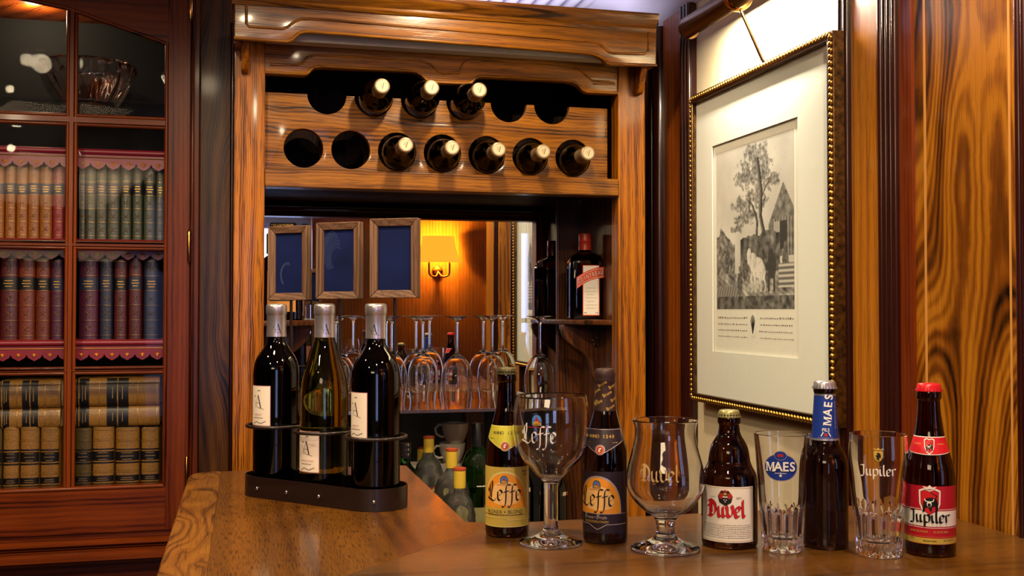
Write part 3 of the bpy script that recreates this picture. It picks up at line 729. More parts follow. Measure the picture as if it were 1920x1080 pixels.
mb = MB().box((xm1, BY-.006, BCZ), (xi1+.03, BY+.012, zl1+.03)); mb.tube([(xm1+.004, BY-.006, BCZ), (xm1+.004, BY-.006, zl1+.03)], .004, 8); mb.build('mirror_stile', 'oak_side', rk)
MB().box((sX(873, BY-.02), BY-.03, BCZ), (sX(906, BY-.02), BY+.01, zmir0-.02)).build('lower_stile', 'oak_side', rk)
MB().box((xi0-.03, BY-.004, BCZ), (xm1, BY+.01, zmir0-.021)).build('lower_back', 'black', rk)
# glass shelf
GS = zmir0
MB().box((xi0-.02, 2.50, GS-.006), (sX(1048, 2.60), BY-.002, GS)).build('glass_shelf', 'pane_shelf', rk, bevel=.001)
MB().box((xi0-.02, 2.494, GS-.007), (sX(1048, 2.60), 2.4995, GS+.0005)).build('shelf_edge', 'steel', rk)
# corner shelves
SZ = on(1100, 599, y=2.6).z
for sgn, xc in ((1, xi1+.03), (-1, xi0-.03)):
    lx = abs(xc-sX(1018, BY)) if sgn > 0 else .20; ly = .34
    outl = [(xc, BY-.002)]+[(xc-sgn*lx*math.cos(R(a)), BY-.002-ly*math.sin(R(a))) for a in range(0, 91, 6)]
    sh = MB().prism(outl, SZ-.013, SZ, 'Z', bevel=.003).build('corner_shelf', 'oak_side', rk)
    if sgn > 0:
        bp_ = [(1052,606),(1052,616),(1056,628),(1064,640),(1078,652),(1092,660),(1100,668),(1106,680),(1110,700),(1116,716),(1126,722),(1132,712),(1150,700),(1164,690),(1164,606)]
        q = [P(u, v, 2.62) for u, v in bp_]
    else:
        q0 = [P(u, v, 2.62) for u, v in [(1052,606),(1052,616),(1056,628),(1064,640),(1078,652),(1092,660),(1100,668),(1106,680),(1110,700),(1116,716),(1126,722),(1132,712),(1150,700),(1164,690),(1164,606)]]
        m0 = q0[-1][0]; q = [(xc+(m0-p[0])*.9, p[1]) for p in q0]
    q = [(p[0], min(p[1], SZ-.0135)) for p in q]
    MB().prism(q, 2.62, 2.638, 'Y', bevel=.002).build('bracket', 'oak_side', sh)
    if sgn > 0:
        cxx, czz = P(1119, 640, 2.62); mb = MB()
        for k in range(5): mb.ball((cxx+.009*math.cos(R(72*k+18)), 2.619, czz+.009*math.sin(R(72*k+18))), .0075, 0, 10, 6, (1, .5, 1))
        mb.ball((cxx, 2.616, czz), .005, 0); mb.build('rosette', 'oak_side', sh)

# back counter
bk = thing('back_counter', 'dark wooden back counter under the rack', 'counter', (0, 0, FLOOR))
o = MB().box((xa, 2.22, BCZ-.03), (WX-.005, BY+.03, BCZ)).build('worktop', 'oak_dark'); o.parent = bk; o.location = (0, 0, -FLOOR)
o = MB().box((xa+.01, 2.26, FLOOR), (WX-.01, BY+.02, BCZ-.03)).build('cupboard', 'oak_dark'); o.parent = bk; o.location = (0, 0, -FLOOR)

# ================================================================== BAR COUNTER
ct = thing('bar_counter', 'L-shaped oak veneered bar counter in the foreground', 'counter', (0, 0, FLOOR))
def cpt(o): o.parent = ct; o.location = (0, 0, -FLOOR); return o
AX0, AX1, AY1, BY1, F0 = -.096, .325, 2.105, 1.495, .62
outl = [(AX1-.012, BY1+.02), (AX1-.012, AY1-.02)]+arc(AX1-.03, AY1-.02, .02, 0, 90, 4)+arc(AX0+.05, AY1-.05, .05, 90, 180, 8)+[(AX0, F0), (WX-.002, F0), (WX-.002, BY1), (AX1+.02, BY1)]
cpt(MB().prism(outl, -.045, -.0015, 'Z', bevel=.004).build('top', 'top_edge'))
mx = -.038
A = [(AX1-.012, BY1+.02), (AX1-.012, AY1-.016), (AX1-.03, AY1-.004), (mx, AY1-.004), (mx, 1.085), (.10, 1.225), (.36, BY1-.003)]
cpt(MB().prism(A, -.0014, 0, 'Z').build('veneer', 'top_y'))
B = [(.3605, BY1-.003), (.1005, 1.225), (-.01, 1.115), (WX-.004, 1.115), (WX-.004, BY1-.003)]
cpt(MB().prism(B, -.0014, 0, 'Z').build('veneer', 'top_x'))
Bd = arc(AX0+.05, AY1-.05, .047, 90, 180, 8)+[(AX0+.003, F0+.01), (mx-.001, F0+.01), (mx-.001, AY1-.003)]
cpt(MB().prism(Bd, -.0014, .0002, 'Z').build('border', 'top_edge'))
cpt(MB().prism([(mx, F0+.01), (mx, 1.083), (-.012, 1.1135), (WX-.004, 1.1135), (WX-.004, F0+.01)], -.0014, .0008, 'Z').build('border', 'top_x'))
cpt(MB().box((AX0+.05, F0+.05, FLOOR), (AX1-.06, AY1-.06, -.045)).box((AX1-.06, F0+.05, FLOOR), (WX-.005, BY1-.06, -.045)).build('body', 'oak_side'))

# ================================================================== BOTTLES AND GLASSES: shapes
def cork(r, z0, z1): return [(0, z0), (r, z0), (r, z1), (0, z1)]
def crown(z, r, h=.0095):
    mb = MB(); mb.lathe([(r*1.06, z), (r*1.07, z+.0006), (r*.97, z+.004), (r*.95, z+h*.75), (r*.85, z+h*.95), (r*.6, z+h), (0, z+h)], 84,
        rmod=lambda a, zz, q: 1+(.045*math.cos(21*a) if zz < z+.0035 else 0)); return mb
P_LEFFE = lp([(0,.004),(.018,.003),(.0265,0),(.0265,0),(.0290,.0018),(.0298,.006),(.0298,.006),(.0298,.098),(.0298,.098),(.0290,.117),(.0247,.136),(.0211,.1485),(.0180,.160),(.0153,.171),(.0133,.188),(.0126,.200),(.0124,.207),(.0124,.207),(.0134,.2085),(.0136,.214),(.0132,.2175),(.0132,.2175),(.0125,.222),(0,.222)], 5)
P_JUP = lp([(0,.004),(.018,.003),(.0270,0),(.0270,0),(.0295,.0018),(.0304,.006),(.0304,.006),(.0304,.090),(.0304,.090),(.0293,.106),(.0243,.126),(.0185,.146),(.0154,.165),(.0138,.180),(.0133,.192),(.0133,.192),(.0146,.194),(.0148,.200),(.0144,.203),(.0144,.203),(.013,.207),(0,.207)], 5)
P_MAES = lp([(0,.004),(.018,.003),(.0255,0),(.0255,0),(.0278,.0018),(.0287,.006),(.0287,.006),(.0287,.096),(.0287,.096),(.0280,.109),(.0245,.121),(.0195,.129),(.0170,.139),(.0152,.165),(.0136,.190),(.0133,.198),(.0133,.198),(.0142,.1995),(.0142,.203),(.0142,.203),(.0128,.208),(0,.208)], 5)
P_DUV = lp([(0,.004),(.022,.003),(.0325,0),(.0325,0),(.0352,.002),(.0361,.007),(.0361,.007),(.0361,.080),(.0361,.080),(.0345,.092),(.0300,.101),(.0272,.108),(.0263,.114),(.0245,.124),(.0215,.132),(.0152,.143),(.0132,.152),(.0130,.156),(.0130,.156),(.0146,.158),(.0147,.163),(.0142,.166),(.0142,.166),(.0128,.170),(0,.170)], 5)
P_BORD = lp([(0,.018),(.02,.012),(.033,0),(.033,0),(.0365,.002),(.0378,.007),(.0378,.007),(.0378,.195),(.0378,.195),(.0368,.208),(.0320,.223),(.0220,.238),(.0158,.250),(.0144,.264),(.0140,.290),(.0140,.290),(.0140,.311),(0,.311)], 5)
P_BURG = lp([(0,.018),(.02,.012),(.034,0),(.034,0),(.0378,.002),(.0390,.007),(.0390,.007),(.0390,.155),(.0390,.155),(.0383,.172),(.0350,.196),(.0296,.214),(.0235,.235),(.0175,.254),(.0148,.268),(.0140,.290),(.0140,.290),(.0140,.311),(0,.311)], 5)
def bottle(name, label, cat, prof, mat, loc, rz=0, group=None, n=56):
    t = thing(name, label, cat, loc, rz, group)
    MB().lathe(prof, n).build('body', mat, t); return t, radfn(prof)
def capsule(t, r=.0162, z0=.258, h=.312, mat='capsule', end='capend', letter=True, n=40):
    pf = [(.0164, z0), (.0161, z0+.01), (.0160, h-.018), (.0163, h-.0172), (.0172, h-.016), (.0172, h-.004), (.0166, h-.0015), (.0150, h)]
    c = MB().lathe([(.0147, z0)]+pf+[(0, h)], n).build('capsule', mat, t)
    o = MB().lathe([(0, h-.0005), (.0135, h-.0005), (.0135, h+.0006), (0, h+.0006)], 28).build('capsule_end', end, c)
    return c, radfn(pf)
def A_mark(a, s, cx, cy, mat='ink', layer=2):
    a.add(line([(cx-.34*s, cy-.5*s), (cx+.02*s, cy+.5*s)], .03*s), mat, layer).add(line([(cx+.02*s, cy+.5*s), (cx+.3*s, cy-.5*s)], .10*s), mat, layer)
    a.add(line([(cx-.22*s, cy-.12*s), (cx+.18*s, cy-.12*s)], .03*s), mat, layer).add(line([(cx-.5*s, cy+.15*s), (cx-.1*s, cy-.45*s), (cx+.6*s, cy-.6*s)], .03*s), mat, layer)
    return a
solid('label_cream', '#f0e0cc', .55); solid('label_pink', '#c08484', .5); solid('grey_ink', '#6a605c', .6)

# ------------------------------------------------------------------ three bottle holder with chalkboards
Lp, Rp = atdepth(517.5, 800, 1.785), atdepth(704.5, 800, 1.665)
Lp.z = Rp.z = 0; Mp = (Lp+Rp)/2; ang = math.atan2(Rp.y-Lp.y, Rp.x-Lp.x); half = (Rp-Lp).length/2
hold = thing('wine_bottle_holder', 'brown metal holder with three rings and small chalkboards', 'bottle holder', Mp, ang)
TR = .050
def stadium(r, z, n=30): return [(half+r*math.cos(R(a)), r*math.sin(R(a)), z) for a in [-90+180*i/n for i in range(n+1)]]+[(-half+r*math.cos(R(a)), r*math.sin(R(a)), z) for a in [90+180*i/n for i in range(n+1)]]
mb = MB(); th = .0016; TH = .034
rings_ = [stadium(TR, .0004), stadium(TR, TH), stadium(TR-th, TH), stadium(TR-th, .003)]
k = len(rings_[0]); vs = sum(rings_, []); fs = [(j*k+i, j*k+(i+1) % k, (j+1)*k+(i+1) % k, (j+1)*k+i) for j in range(3) for i in range(k)]
fs += [tuple(range(k)), tuple(3*k+i for i in range(k))]
mb.add(vs, fs); mb.build('tray', 'iron', hold)
inv = Matrix.Rotation(-ang, 3, 'Z')
def tl(p): q = inv @ (Vector(p)-Mp); return q
for i, t_ in enumerate((-.80, -.27, .29)):
    mb = MB().ball((half*1.0*t_*1.15, -TR-.0008, TH*.45), .0032, 0, 10, 6, (1, .6, 1)); mb.build('rivet', 'steel', hold)
MB().ball((half+TR*math.sin(R(38)), -TR*math.cos(R(38)), TH*.45), .0032, 0, 10, 6).build('rivet', 'steel', hold)
cent = [(-half, 0), (0, 0), (half, 0)]
ring_z = [.1135, .1105, .1085]
poles = [(562, 1.86), (650, 1.79), (751, 1.72)]
boards = [((551, 494), 37, (428, 563)), ((640, 489), 30, (419, 561)), ((740, 484), 22, (410, 558))]
for i in range(3):
    c = cent[i]; rr = .0475
    pp = tl(atdepth(poles[i][0], 700, poles[i][1])); d = Vector((pp.x-c[0], pp.y-c[1])); d.normalize(); ex = (c[0]+d.x*(rr), c[1]+d.y*(rr))
    a0 = math.atan2(d.y, d.x)
    MB().tube([(c[0]+rr*math.cos(a0+2*PI*j/36), c[1]+rr*math.sin(a0+2*PI*j/36), ring_z[i]) for j in range(36)], .0028, 8, closed=True).build('ring', 'iron', hold)
    px_, py_ = c[0]+d.x*(rr+.0), c[1]+d.y*(rr+.0)
    bc0 = atdepth(boards[i][0][0], boards[i][0][1], poles[i][1]-.004); zc_ = bc0.z
    MB().tube([(px_, py_, .003), (px_, py_, zc_-.04)], .0026, 8).build('pole', 'iron', hold)
    bw_, bh_ = .0815, .1265; fw = .0125
    bd = MB()
    yaw = -ang+face_cam((Mp+Matrix.Rotation(ang, 3, 'Z') @ Vector((px_, py_, 0))), -boards[i][1])
    X = Matrix.Translation((px_, py_, zc_)) @ Matrix.Rotation(yaw, 4, 'Z') @ Matrix.Translation((.0045, -.010, -.001))
    b0 = MB().box((-bw_/2+.004, -.002, -bh_/2+.004), (bw_/2-.004, .004, bh_/2-.004)).xf(X).build('chalkboard', 'slate', hold)
    if i != 2:
        a = Art(); rr = random.Random(i+3)
        for k_ in range(9 if i == 1 else 3):
            r0 = .012+.0022*k_*(1.1 if i == 1 else .5); a.add(line([(-.004+r0*math.cos(R(q)), (.004 if i == 1 else -.02)+1.5*r0*math.sin(R(q))) for q in range(60+5*k_, 250-9*k_, 12)], .0006+.0005*rr.random()), 'chalk', 0)
        a.wrap('chalk_smear', b0, None, flat=lambda x, z, off: X @ Vector((x, -.0021-off, z)))
    def mitre(p0, p1, q0, q1):
        o = MB(); vs = [(p0[0], -.009, p0[1]), (p1[0], -.009, p1[1]), (q1[0], -.005, q1[1]), (q0[0], -.005, q0[1])]
        vs += [(x, .007, z) for x, y, z in vs]
        o.add(vs, [(0, 1, 2, 3), (7, 6, 5, 4), (0, 4, 5, 1), (1, 5, 6, 2), (2, 6, 7, 3), (3, 7, 4, 0)]); return o
    W, H = bw_/2, bh_/2; w_, h_ = W-fw, H-fw
    for p0, p1, q0, q1, mt in (((-W,-H),(W,-H),(-w_,-h_),(w_,-h_),'frame_wood_x'), ((W,-H),(W,H),(w_,-h_),(w_,h_),'frame_wood'), ((W,H),(-W,H),(w_,h_),(-w_,h_),'frame_wood_x'), ((-W,H),(-W,-H),(-w_,h_),(-w_,-h_),'frame_wood')):
        mitre(p0, p1, q0, q1).xf(X).build('frame_rail', mt, b0, bevel=.0012)

wb = []
for (nm, lb, pf, mt, c, zl, la, lz) in (
    ('wine_bottle', 'dark red wine bottle at the far left of the holder', P_BORD, 'winedark', Lp, (.112, .178), -50, 0),
    ('wine_bottle', 'olive green see-through wine bottle in the middle of the holder', P_BURG, 'winegreen', Mp, (.045, .110), -46, 0),
    ('wine_bottle', 'dark red wine bottle at the right end of the holder', P_BORD, 'winedark', Rp, (.106, .176), -56, 0)):
    t, rf = bottle(nm, lb, 'wine bottle', pf, mt, (c.x, c.y, .0032), face_cam(c), 'bottles in the chalkboard holder', 72)
    cap, crf = capsule(t)
    a = A_mark(Art(), .015, 0, .272, 'ink', 1).add(text2d('d', .007, cx=-.007, cy=.275), 'grey_ink', 1)
    a.wrap('emblem', cap, lambda z: .0162, ang=R(-12 if c is Rp else 8))
    w2 = .024; h0, h1 = zl
    a = Art().add(rect(-w2, h0, w2, h1), 'label_pink', 0).add(rect(-w2+.001, h0+.001, w2-.001, h1-.001), 'label_cream', 1)
    A_mark(a, .021, .0, h1-.026); a.add(text2d('M' if mt == 'winedark' else 'M', .006, cx=-.008, cy=h1-.018), 'grey_ink', 2)
    small_text(a, .002, h1-.009, .007, 'grey_ink', 2, .0018, 34).add(text2d('MERLOT' if mt == 'winedark' else 'CHARDONNAY', .0045, cx=0, cy=h0+.018), 'label_pink', 2); small_text(a, 0, h0+.0125, .022, 'grey_ink', 2, .0014, 35)
    a.add(line([(-.012, h0+.003), (-.004, h0+.007), (.006, h0+.004), (.016, h0+.008)], .0012), 'grey_ink', 2)
    a.wrap('label', t, rf, ang=R(la))
    a = Art().add(rect(-w2, h0, w2, h1), 'label_pink' if mt == 'winedark' else 'label_cream', 0)
    for q in range(6): a.add(rect(-.016, h1-.012-.005*q, .016, h1-.0105-.005*q), 'grey_ink', 1)
    for q in range(9): a.add(rect(-.012+.0026*q, h0+.006, -.011+.0026*q, h0+.016), 'ink', 1)
    a.wrap('back_label', t, rf, ang=R(la+180))
    wb.append(t)

# ------------------------------------------------------------------ wine bottles lying in the rack
proto = None
lying = [(tcx[1], 0, 'second hollow from the left of the upper row'), (tcx[2], 0, 'third hollow of the upper row'), (tcx[3], 0, 'fourth hollow of the upper row'),
         (bcx[2], 1, 'third round hole of the lower row'), (bcx[3], 1, 'fourth round hole of the lower row'), (bcx[4], 1, 'fifth round hole of the lower row'), (bcx[5], 1, 'sixth round hole of the lower row'), (bcx[6], 1, 'last round hole of the lower row')]
protr = [.150, .160, .160, .135, .120, .120, .115, .115]
for (x, row, where), pz in zip(lying, protr):
    loc = (x, HY-pz+.312, (zbc if row else ztb)-Rh+.0385)
    lab = 'dark wine bottle lying in the '+where
    if proto is None:
        proto, rf = bottle('rack_wine_bottle', lab, 'wine bottle', P_BORD, 'winedark', (0, 0, 0), 0, 'bottles lying in the rack', 44)
        cap, _ = capsule(proto, mat='caprow')
        a = A_mark(Art(), .012, 0, 0, 'ink', 0).add(ring(0, 0, .0125, .0125, .0006), 'grey_ink', 0)
        a.wrap('stamp', cap, None, flat=lambda x, y, off: (x, -y, .3128+off))
        o = proto
    else: o = dup(proto, (0, 0, 0), label=lab)
    o.location = loc; o.rotation_euler = (PI/2, random.uniform(-.5, .5)*0, 0)

# ------------------------------------------------------------------ stemmed glasses standing upside down
pf = [(.0318,0),(.0345,.02),(.0378,.042),(.0388,.058),(.0370,.082),(.0300,.104),(.0180,.119),(.0070,.127),(.0042,.134),(.0037,.150),(.0037,.185),(.0042,.203),(.0075,.211),(.0180,.2165),(.0330,.2200),(.0330,.2212),(.0330,.2212),(.0,.2214)]
ipf = [(.0310,0),(.0336,.02),(.0369,.042),(.0379,.058),(.0361,.082),(.0291,.103),(.0170,.117),(.004,.1225),(0,.1230)]
prof = list(reversed(lp(ipf, 4)))+lp(pf, 4)
wg = None
F1, F2 = 2.571, 2.715
gl_pos = [(1012, F1, 'near row, beside the corner shelf'), (857, F1, 'near row, left of the blonde beer bottle'), (694, F1, 'near row, behind the right wine bottle'), (923, F2, 'back row against the mirror, behind the blonde beer bottle'), (793, F2, 'back row, right of the right chalkboard pole'), (735, F2, 'back row, behind the right chalkboard pole'), (637, F2, 'back row, between the left and middle wine bottle necks')]
for u, y, wh in gl_pos:
    x = sX(u, y); lb = 'upturned clear wine glass in the '+wh
    if wg is None:
        wg = thing('wine_glass', lb, 'wine glass', (x, y, GS), 0, 'upturned wine glasses on the glass shelf')
        MB().lathe(prof, 48).build('bowl_stem_foot', 'glass', wg)
    else: dup(wg, (x, y, GS), label=lb)

# ------------------------------------------------------------------ orange liqueur bottle (square) on the right corner shelf
def superloft(levels, n=48, p=5, mi=0):
    vs = []; fs = []
    for (hw, hd, z, e) in levels:
        for i in range(n):
            t = 2*PI*i/n; c, s_ = math.cos(t), math.sin(t)
            vs.append((hw*math.copysign(abs(c)**(2/e), c), hd*math.copysign(abs(s_)**(2/e), s_), z))
    k = len(levels)
    for j in range(k-1):
        for i in range(n): fs.append((j*n+i, j*n+(i+1) % n, (j+1)*n+(i+1) % n, (j+1)*n+i))
    fs.append(tuple(reversed(range(n)))); fs.append(tuple((k-1)*n+i for i in range(n)))
    return MB().add(vs, fs, mi, True)
q = on(1097, 590, y=2.622)
cb = thing('liqueur_bottle', 'square amber bottle with red cap on the right corner shelf', 'liqueur bottle', (q.x, 2.622, SZ), face_cam(q, 9))
superloft([(.040,.040,0,7),(.0435,.0435,.002,7),(.0445,.0445,.008,7),(.0445,.0445,.143,7),(.0435,.0435,.151,6),(.040,.040,.159,5),(.033,.033,.166,4),(.022,.022,.171,2.6),(.0165,.0165,.174,2),(.0155,.0155,.178,2),(.0155,.0155,.19,2)], 64).build('body', 'liqueur', cb)
MB().lathe([(0,.1785),(.0168,.1785),(.0165,.19),(.0163,.2),(.0168,.2005),(.0168,.2025),(.0160,.203),(.0163,.219),(.0155,.221),(0,.221)], 36).build('cap', solid('sealing_red', '#b3301c', .4, coat=.3), cb)
solid('orange_sash', '#e64a08', .5); solid('label_white', '#f4ece0', .55)
a = Art().add(rect(-.012, .012, .033-.001, .140), 'orange_sash', 0).add(rect(-.0105, .0135, .0295, .1385), 'label_white', 1)
a.L = []; a.mats = []
a.add(rect(-.013, .010, .030, .138), 'orange_sash', 0).add(rect(-.0115, .012, .0285, .1365), 'label_white', 1)
sash = [(-.027, .082), (.002, .104), (.041, .113), (.041, .137), (.000, .128), (-.027, .106)]
a.add([[(-.028,.078),(-.012,.090),(.006,.099),(.024,.104),(.041,.106),(.041,.134),(.022,.132),(.002,.125),(-.014,.117),(-.028,.108)]], 'orange_sash', 2)
a.add([[(-.0265,.0825),(-.012,.0935),(.006,.102),(.024,.107),(.0395,.109),(.0395,.130),(.022,.1285),(.002,.1215),(-.014,.1135),(-.0265,.1045)]], 'label_white', 3)
a.add([[(-.0262,.0835),(-.012,.0945),(.006,.103),(.024,.108),(.0392,.110),(.0392,.129),(.022,.1275),(.002,.1205),(-.014,.1125),(-.0262,.1035)]], 'orange_sash', 4)
for i, ch in enumerate('COINTREAU'):
    x = -.022+.0073*i; z = .0965+ (x+.022)*.62-(x+.022)**2*4.0
    a.add(text2d(ch, .0165, .02, .62, x, z, 26-i*2.4), 'ink', 6).add(text2d(ch, .0158, .0, .60, x-.0003, z+.0004, 26-i*2.4), 'label_white', 7)
for k_, (zz, ww) in enumerate(((.079,.012),(.070,.016),(.0625,.010),(.054,.015),(.045,.011),(.036,.015),(.028,.012))):
    a.add(line([(.0085-ww+.003*j, zz+.0009*((j*7+k_) % 3)) for j in range(int(ww*2/.003)+1)], .0007), 'gold', 3)
small_text(a, -.006, .016, .007, 'ink', 3, .002, 36); small_text(a, .023, .016, .007, 'ink', 3, .002, 37)
a.wrap('label', cb, None, flat=lambda x, z, off: (x, -.0448-off, z))
a = Art().add(rect(-.017, .012, .030, .126), 'orange_sash', 0).add(rect(-.0155, .0135, .0285, .1245), solid('grey_label', '#7c6e5c', .6) and 'grey_label', 1)  # back label in a greyer, darker tone than the front one
for q_ in range(13): a.add(rect(-.013, .112-.0055*q_, .026-.004*(q_ % 3), .1128-.0055*q_), 'ink', 2)
for q_ in range(12): a.add(rect(-.010+.0023*q_, .020, -.0088+.0023*q_, .034), 'ink', 2)
a.wrap('back_label', cb, None, flat=lambda x, z, off: (-x, .0448+off, z))

# almond liqueur on the left corner shelf
q = on(531, 590, y=2.60)
am = thing('almond_liqueur_bottle', 'square bottle with black block cap behind the left chalkboard', 'liqueur bottle', (q.x, 2.60, SZ), R(-8))
superloft([(.045,.036,0,6),(.049,.040,.003,6),(.049,.040,.13,6),(.046,.038,.145,5),(.034,.03,.155,4),(.02,.02,.160,2.5),(.018,.018,.178,2.2)], 56).build('body', 'liqueur', am)
cp = superloft([(.029,.029,.176,8),(.030,.030,.178,8),(.030,.030,.228,8),(.029,.029,.2305,8)], 48).build('cap', solid('black_plastic', '#141014', .45), am)
Art().add(text2d('DISARONNO', .0110, .01, .8, 0, .2225), 'gold', 0).add(text2d('ORIGINALE', .006, 0, 1, 0, .2115), 'gold', 0).wrap('lettering', cp, None, flat=lambda x, z, off: (x, -.0302-off, z))
a = Art().add(rect(-.033, .02, .033, .115), solid('amber_label', '#c8863a', .5) and 'amber_label', 0).add(rect(-.028, .045, .028, .047), 'ink', 1)
a.wrap('label', am, None, flat=lambda x, z, off: (x, -.0402-off, z))

# ------------------------------------------------------------------ back counter bottles
solid('yellow_seal', '#cfae38', .4); solid('red_seal', '#a8401e', .4); solid('red_line', '#a02a18', .5)
def facet(a, z, r): return 1+.012*math.cos(16*a+z*260)+.012*math.cos(16*a-z*260)
def flask(u, vt, dep, rad, lab, labelled=0, neck=.036):
    p = atdepth(u, vt, dep); H = p.z-BCZ; t = thing('spirits_bottle', lab, 'bottle', (p.x, p.y, BCZ), face_cam(p), 'clear bottles with yellow and red seals behind the counter')
    s0 = H-neck-.012
    pf = lp([(0,.006),(rad*.8,.003),(rad*.9,0),(rad*.9,0),(rad,.006),(rad,s0-.085),(rad,s0-.06),(rad*.94,s0-.04),(rad*.75,s0-.018),(rad*.45,s0-.004),(.0125,s0+.006),(.0115,s0+.012),(.0115,H-.004),(.0115,H-.004),(0,H-.004)], 5)
    mb = MB().lathe(pf, 64, rmod=lambda a, z, r: facet(a, z, r) if s0-.085 < z < s0-.035 else 1)
    mb.lathe([(0, .012)]+[(max(r-.003, .002), z) for r, z in pf if .012 < z < H-.03]+[(0, H-.03)], 48); mb.build('body', 'clearliq', t)
    pc = [(.0128,H-neck-.004)]+[( .0130+.0004*(i % 2), H-neck+i*(neck-.008)/10) for i in range(11)]+[(.0128,H-.006)]
    c = MB().lathe([(.0118,H-neck-.004)]+pc+[(.0118,H-.006)], 28).build('seal', 'yellow_seal', t)
    MB().lathe([(0,H-.0062),(.0138,H-.0062),(.0142,H-.004),(.0138,H-.001),(.009,H),(0,H)], 28).build('cap', 'red_seal', t)
    rf = radfn(pf); z1 = s0-.072
    if labelled:
        a = Art().add(rect(-.045, z1-.08, .045, z1), 'label_cream', 0).add(rect(-.045, z1-.055, .045, z1-.03), 'yellow_seal', 1).add(line([(-.04, z1-.03), (-.015, z1-.018), (.01, z1-.022), (.04, z1-.04)], .004), 'red_line', 2); small_text(a, 0, z1-.014, .05, 'red_line', 2, .004, 31)
        a.wrap('label', t, rf)
    else:
        Art().add(rect(-.04, z1-.07, .04, z1-.004), solid('dim_label', '#8c8454', .6) and 'dim_label', 0).add(rect(-.04, z1-.004, .04, z1), 'red_line', 0).wrap('label', t, rf)
    return t
flask(804, 817, 2.62, .037, 'clear bottle with tallest yellow neck seal, left of its group')
flask(792, 836, 2.74, .034, 'clear bottle mostly hidden behind the tallest yellow sealed one')
flask(847, 840, 2.42, .041, 'clear round shouldered bottle in the middle of the yellow sealed group', 0, .040)
flask(862, 876, 2.30, .034, 'nearest clear bottle with labelled front and yellow seal', 1, .040)
solid('black_cap', '#101014', .35, coat=.3)
p = atdepth(895, 793, 2.62); H = p.z-BCZ
pf = lp([(0,.01),(.03,.003),(.036,0),(.036,0),(.040,.006),(.040,.006),(.040,H-.125),(.040,H-.12),(.0385,H-.10),(.030,H-.078),(.018,H-.062),(.0138,H-.052),(.0135,H-.01),(.0135,H-.01),(0,H-.01)], 5)
t, rf = bottle('green_bottle', 'bright green glass bottle with a black screw cap', 'bottle', pf, 'green', (p.x, p.y, BCZ), face_cam(p))
MB().lathe([(.0137,H-.058),(.0146,H-.058),(.0146,H-.002),(.0138,H),(0,H)], 32).build('cap', 'black_cap', t)
small_text(Art(), .010, H-.150, .022, 'label_cream', 0, .003, 33).add(rect(-.04, H-.24, .04, H-.20), 'dim_label', 0).wrap('label', t, rf)
p = atdepth(760, 831, 2.55); H = p.z-BCZ
pf = lp([(0,.006),(.03,0),(.03,0),(.034,.006),(.034,H-.11),(.034,H-.10),(.028,H-.07),(.014,H-.05),(.012,H-.04),(.012,H-.005),(.012,H-.005),(0,H-.005)], 5)
t, rf = bottle('striped_cap_bottle', 'green bottle with a striped silver and black cap behind the holder', 'bottle', pf, 'green', (p.x, p.y, BCZ), 0)
mb = MB()
for i in range(6): mb.lathe([(.0125,H-.034+.0057*i),(.0133,H-.034+.0057*i),(.0133,H-.034+.0057*(i+1)),(.0125,H-.034+.0057*(i+1))], 24, mi=i % 2)
mb.lathe([(0,H-.0005),(.013,H-.0005),(.013,H+.001),(0,H+.001)], 24, mi=1); mb.build('cap', ['black_cap', 'steel'], t)
for u, vt, dep, r_, lab in ((1094, 880, 2.15, .032, 'dark round shouldered bottle between the goblet stem and the brown ale'), (1002, 862, 2.2, .036, 'dark bottle hidden behind the blonde beer bottle')):
    p = atdepth(u, vt, dep); p.y = max(p.y, 2.27); H = p.z-BCZ
    pf = lp([(0,.006),(r_*.85,0),(r_*.85,0),(r_,.006),(r_,H-.09),(r_,H-.085),(r_*.93,H-.066),(r_*.7,H-.047),(.014,H-.034),(.012,H-.028),(.012,H-.003),(.012,H-.003),(0,H-.003)], 5)
    t, rf = bottle('dark_bottle', lab, 'bottle', pf, 'winedark', (p.x, p.y, BCZ), face_cam(p))
    MB().lathe([(.0125,H-.022),(.0132,H-.022),(.0132,H-.001),(.012,H),(0,H)], 24).build('cap', 'black_cap', t)
    Art().add(rect(-r_*.9, .09, r_*.9, .0915), 'label_cream', 0).wrap('label', t, rf)
# cups on a low shelf
LZ = -.135
MB().box((xi0-.03, 2.62, LZ-.014), (sX(872, BY), BY-.004, LZ)).build('lower_shelf', 'oak_dark', rk)
def cup(loc, rx, ry, rz, lab, r=.034):
    t = thing('coffee_cup', lab, 'cup', loc, 0, 'white cups under the glass shelf'); t.rotation_euler = (R(rx), R(ry), R(rz))
    pf = lp([(0,.003),(.018,.002),(.019,0),(.019,0),(.024,.008),(r*.93,.03),(r,.052),(r,.052)], 4); ip = lp([(r-.0022,.052),(r*.93-.0022,.03),(.021,.010),(0,.006)], 4)
    MB().lathe(pf+ip, 36).build('bowl', 'china', t)
    MB().tube([(r-.004,0,.044),(r+.010,0,.046),(r+.020,0,.036),(r+.017,0,.022),(r+.004,0,.015),(r-.008,0,.016)], .0032, 8).build('handle', 'china', t)
cx_ = sX(845, 2.69)
for i, (dx, dz, rz_, lb) in enumerate(((0, 0, 165, 'white cup at the bottom of the short pile'), (.004, .050, 195, 'white cup in the middle of the short pile'), (.012, .100, 150, 'white cup on top of the short pile'))):
    cup((cx_+dx, 2.69, LZ+dz+.0002), 0, 0, rz_, lb)
cup((sX(778, 2.69), 2.69, LZ+.0002), 0, 0, 200, 'white cup standing left of the piled cups')
cup((sX(816, 2.70), 2.70, LZ+.0002), 0, 0, 185, 'white cup standing between pile and single cup')

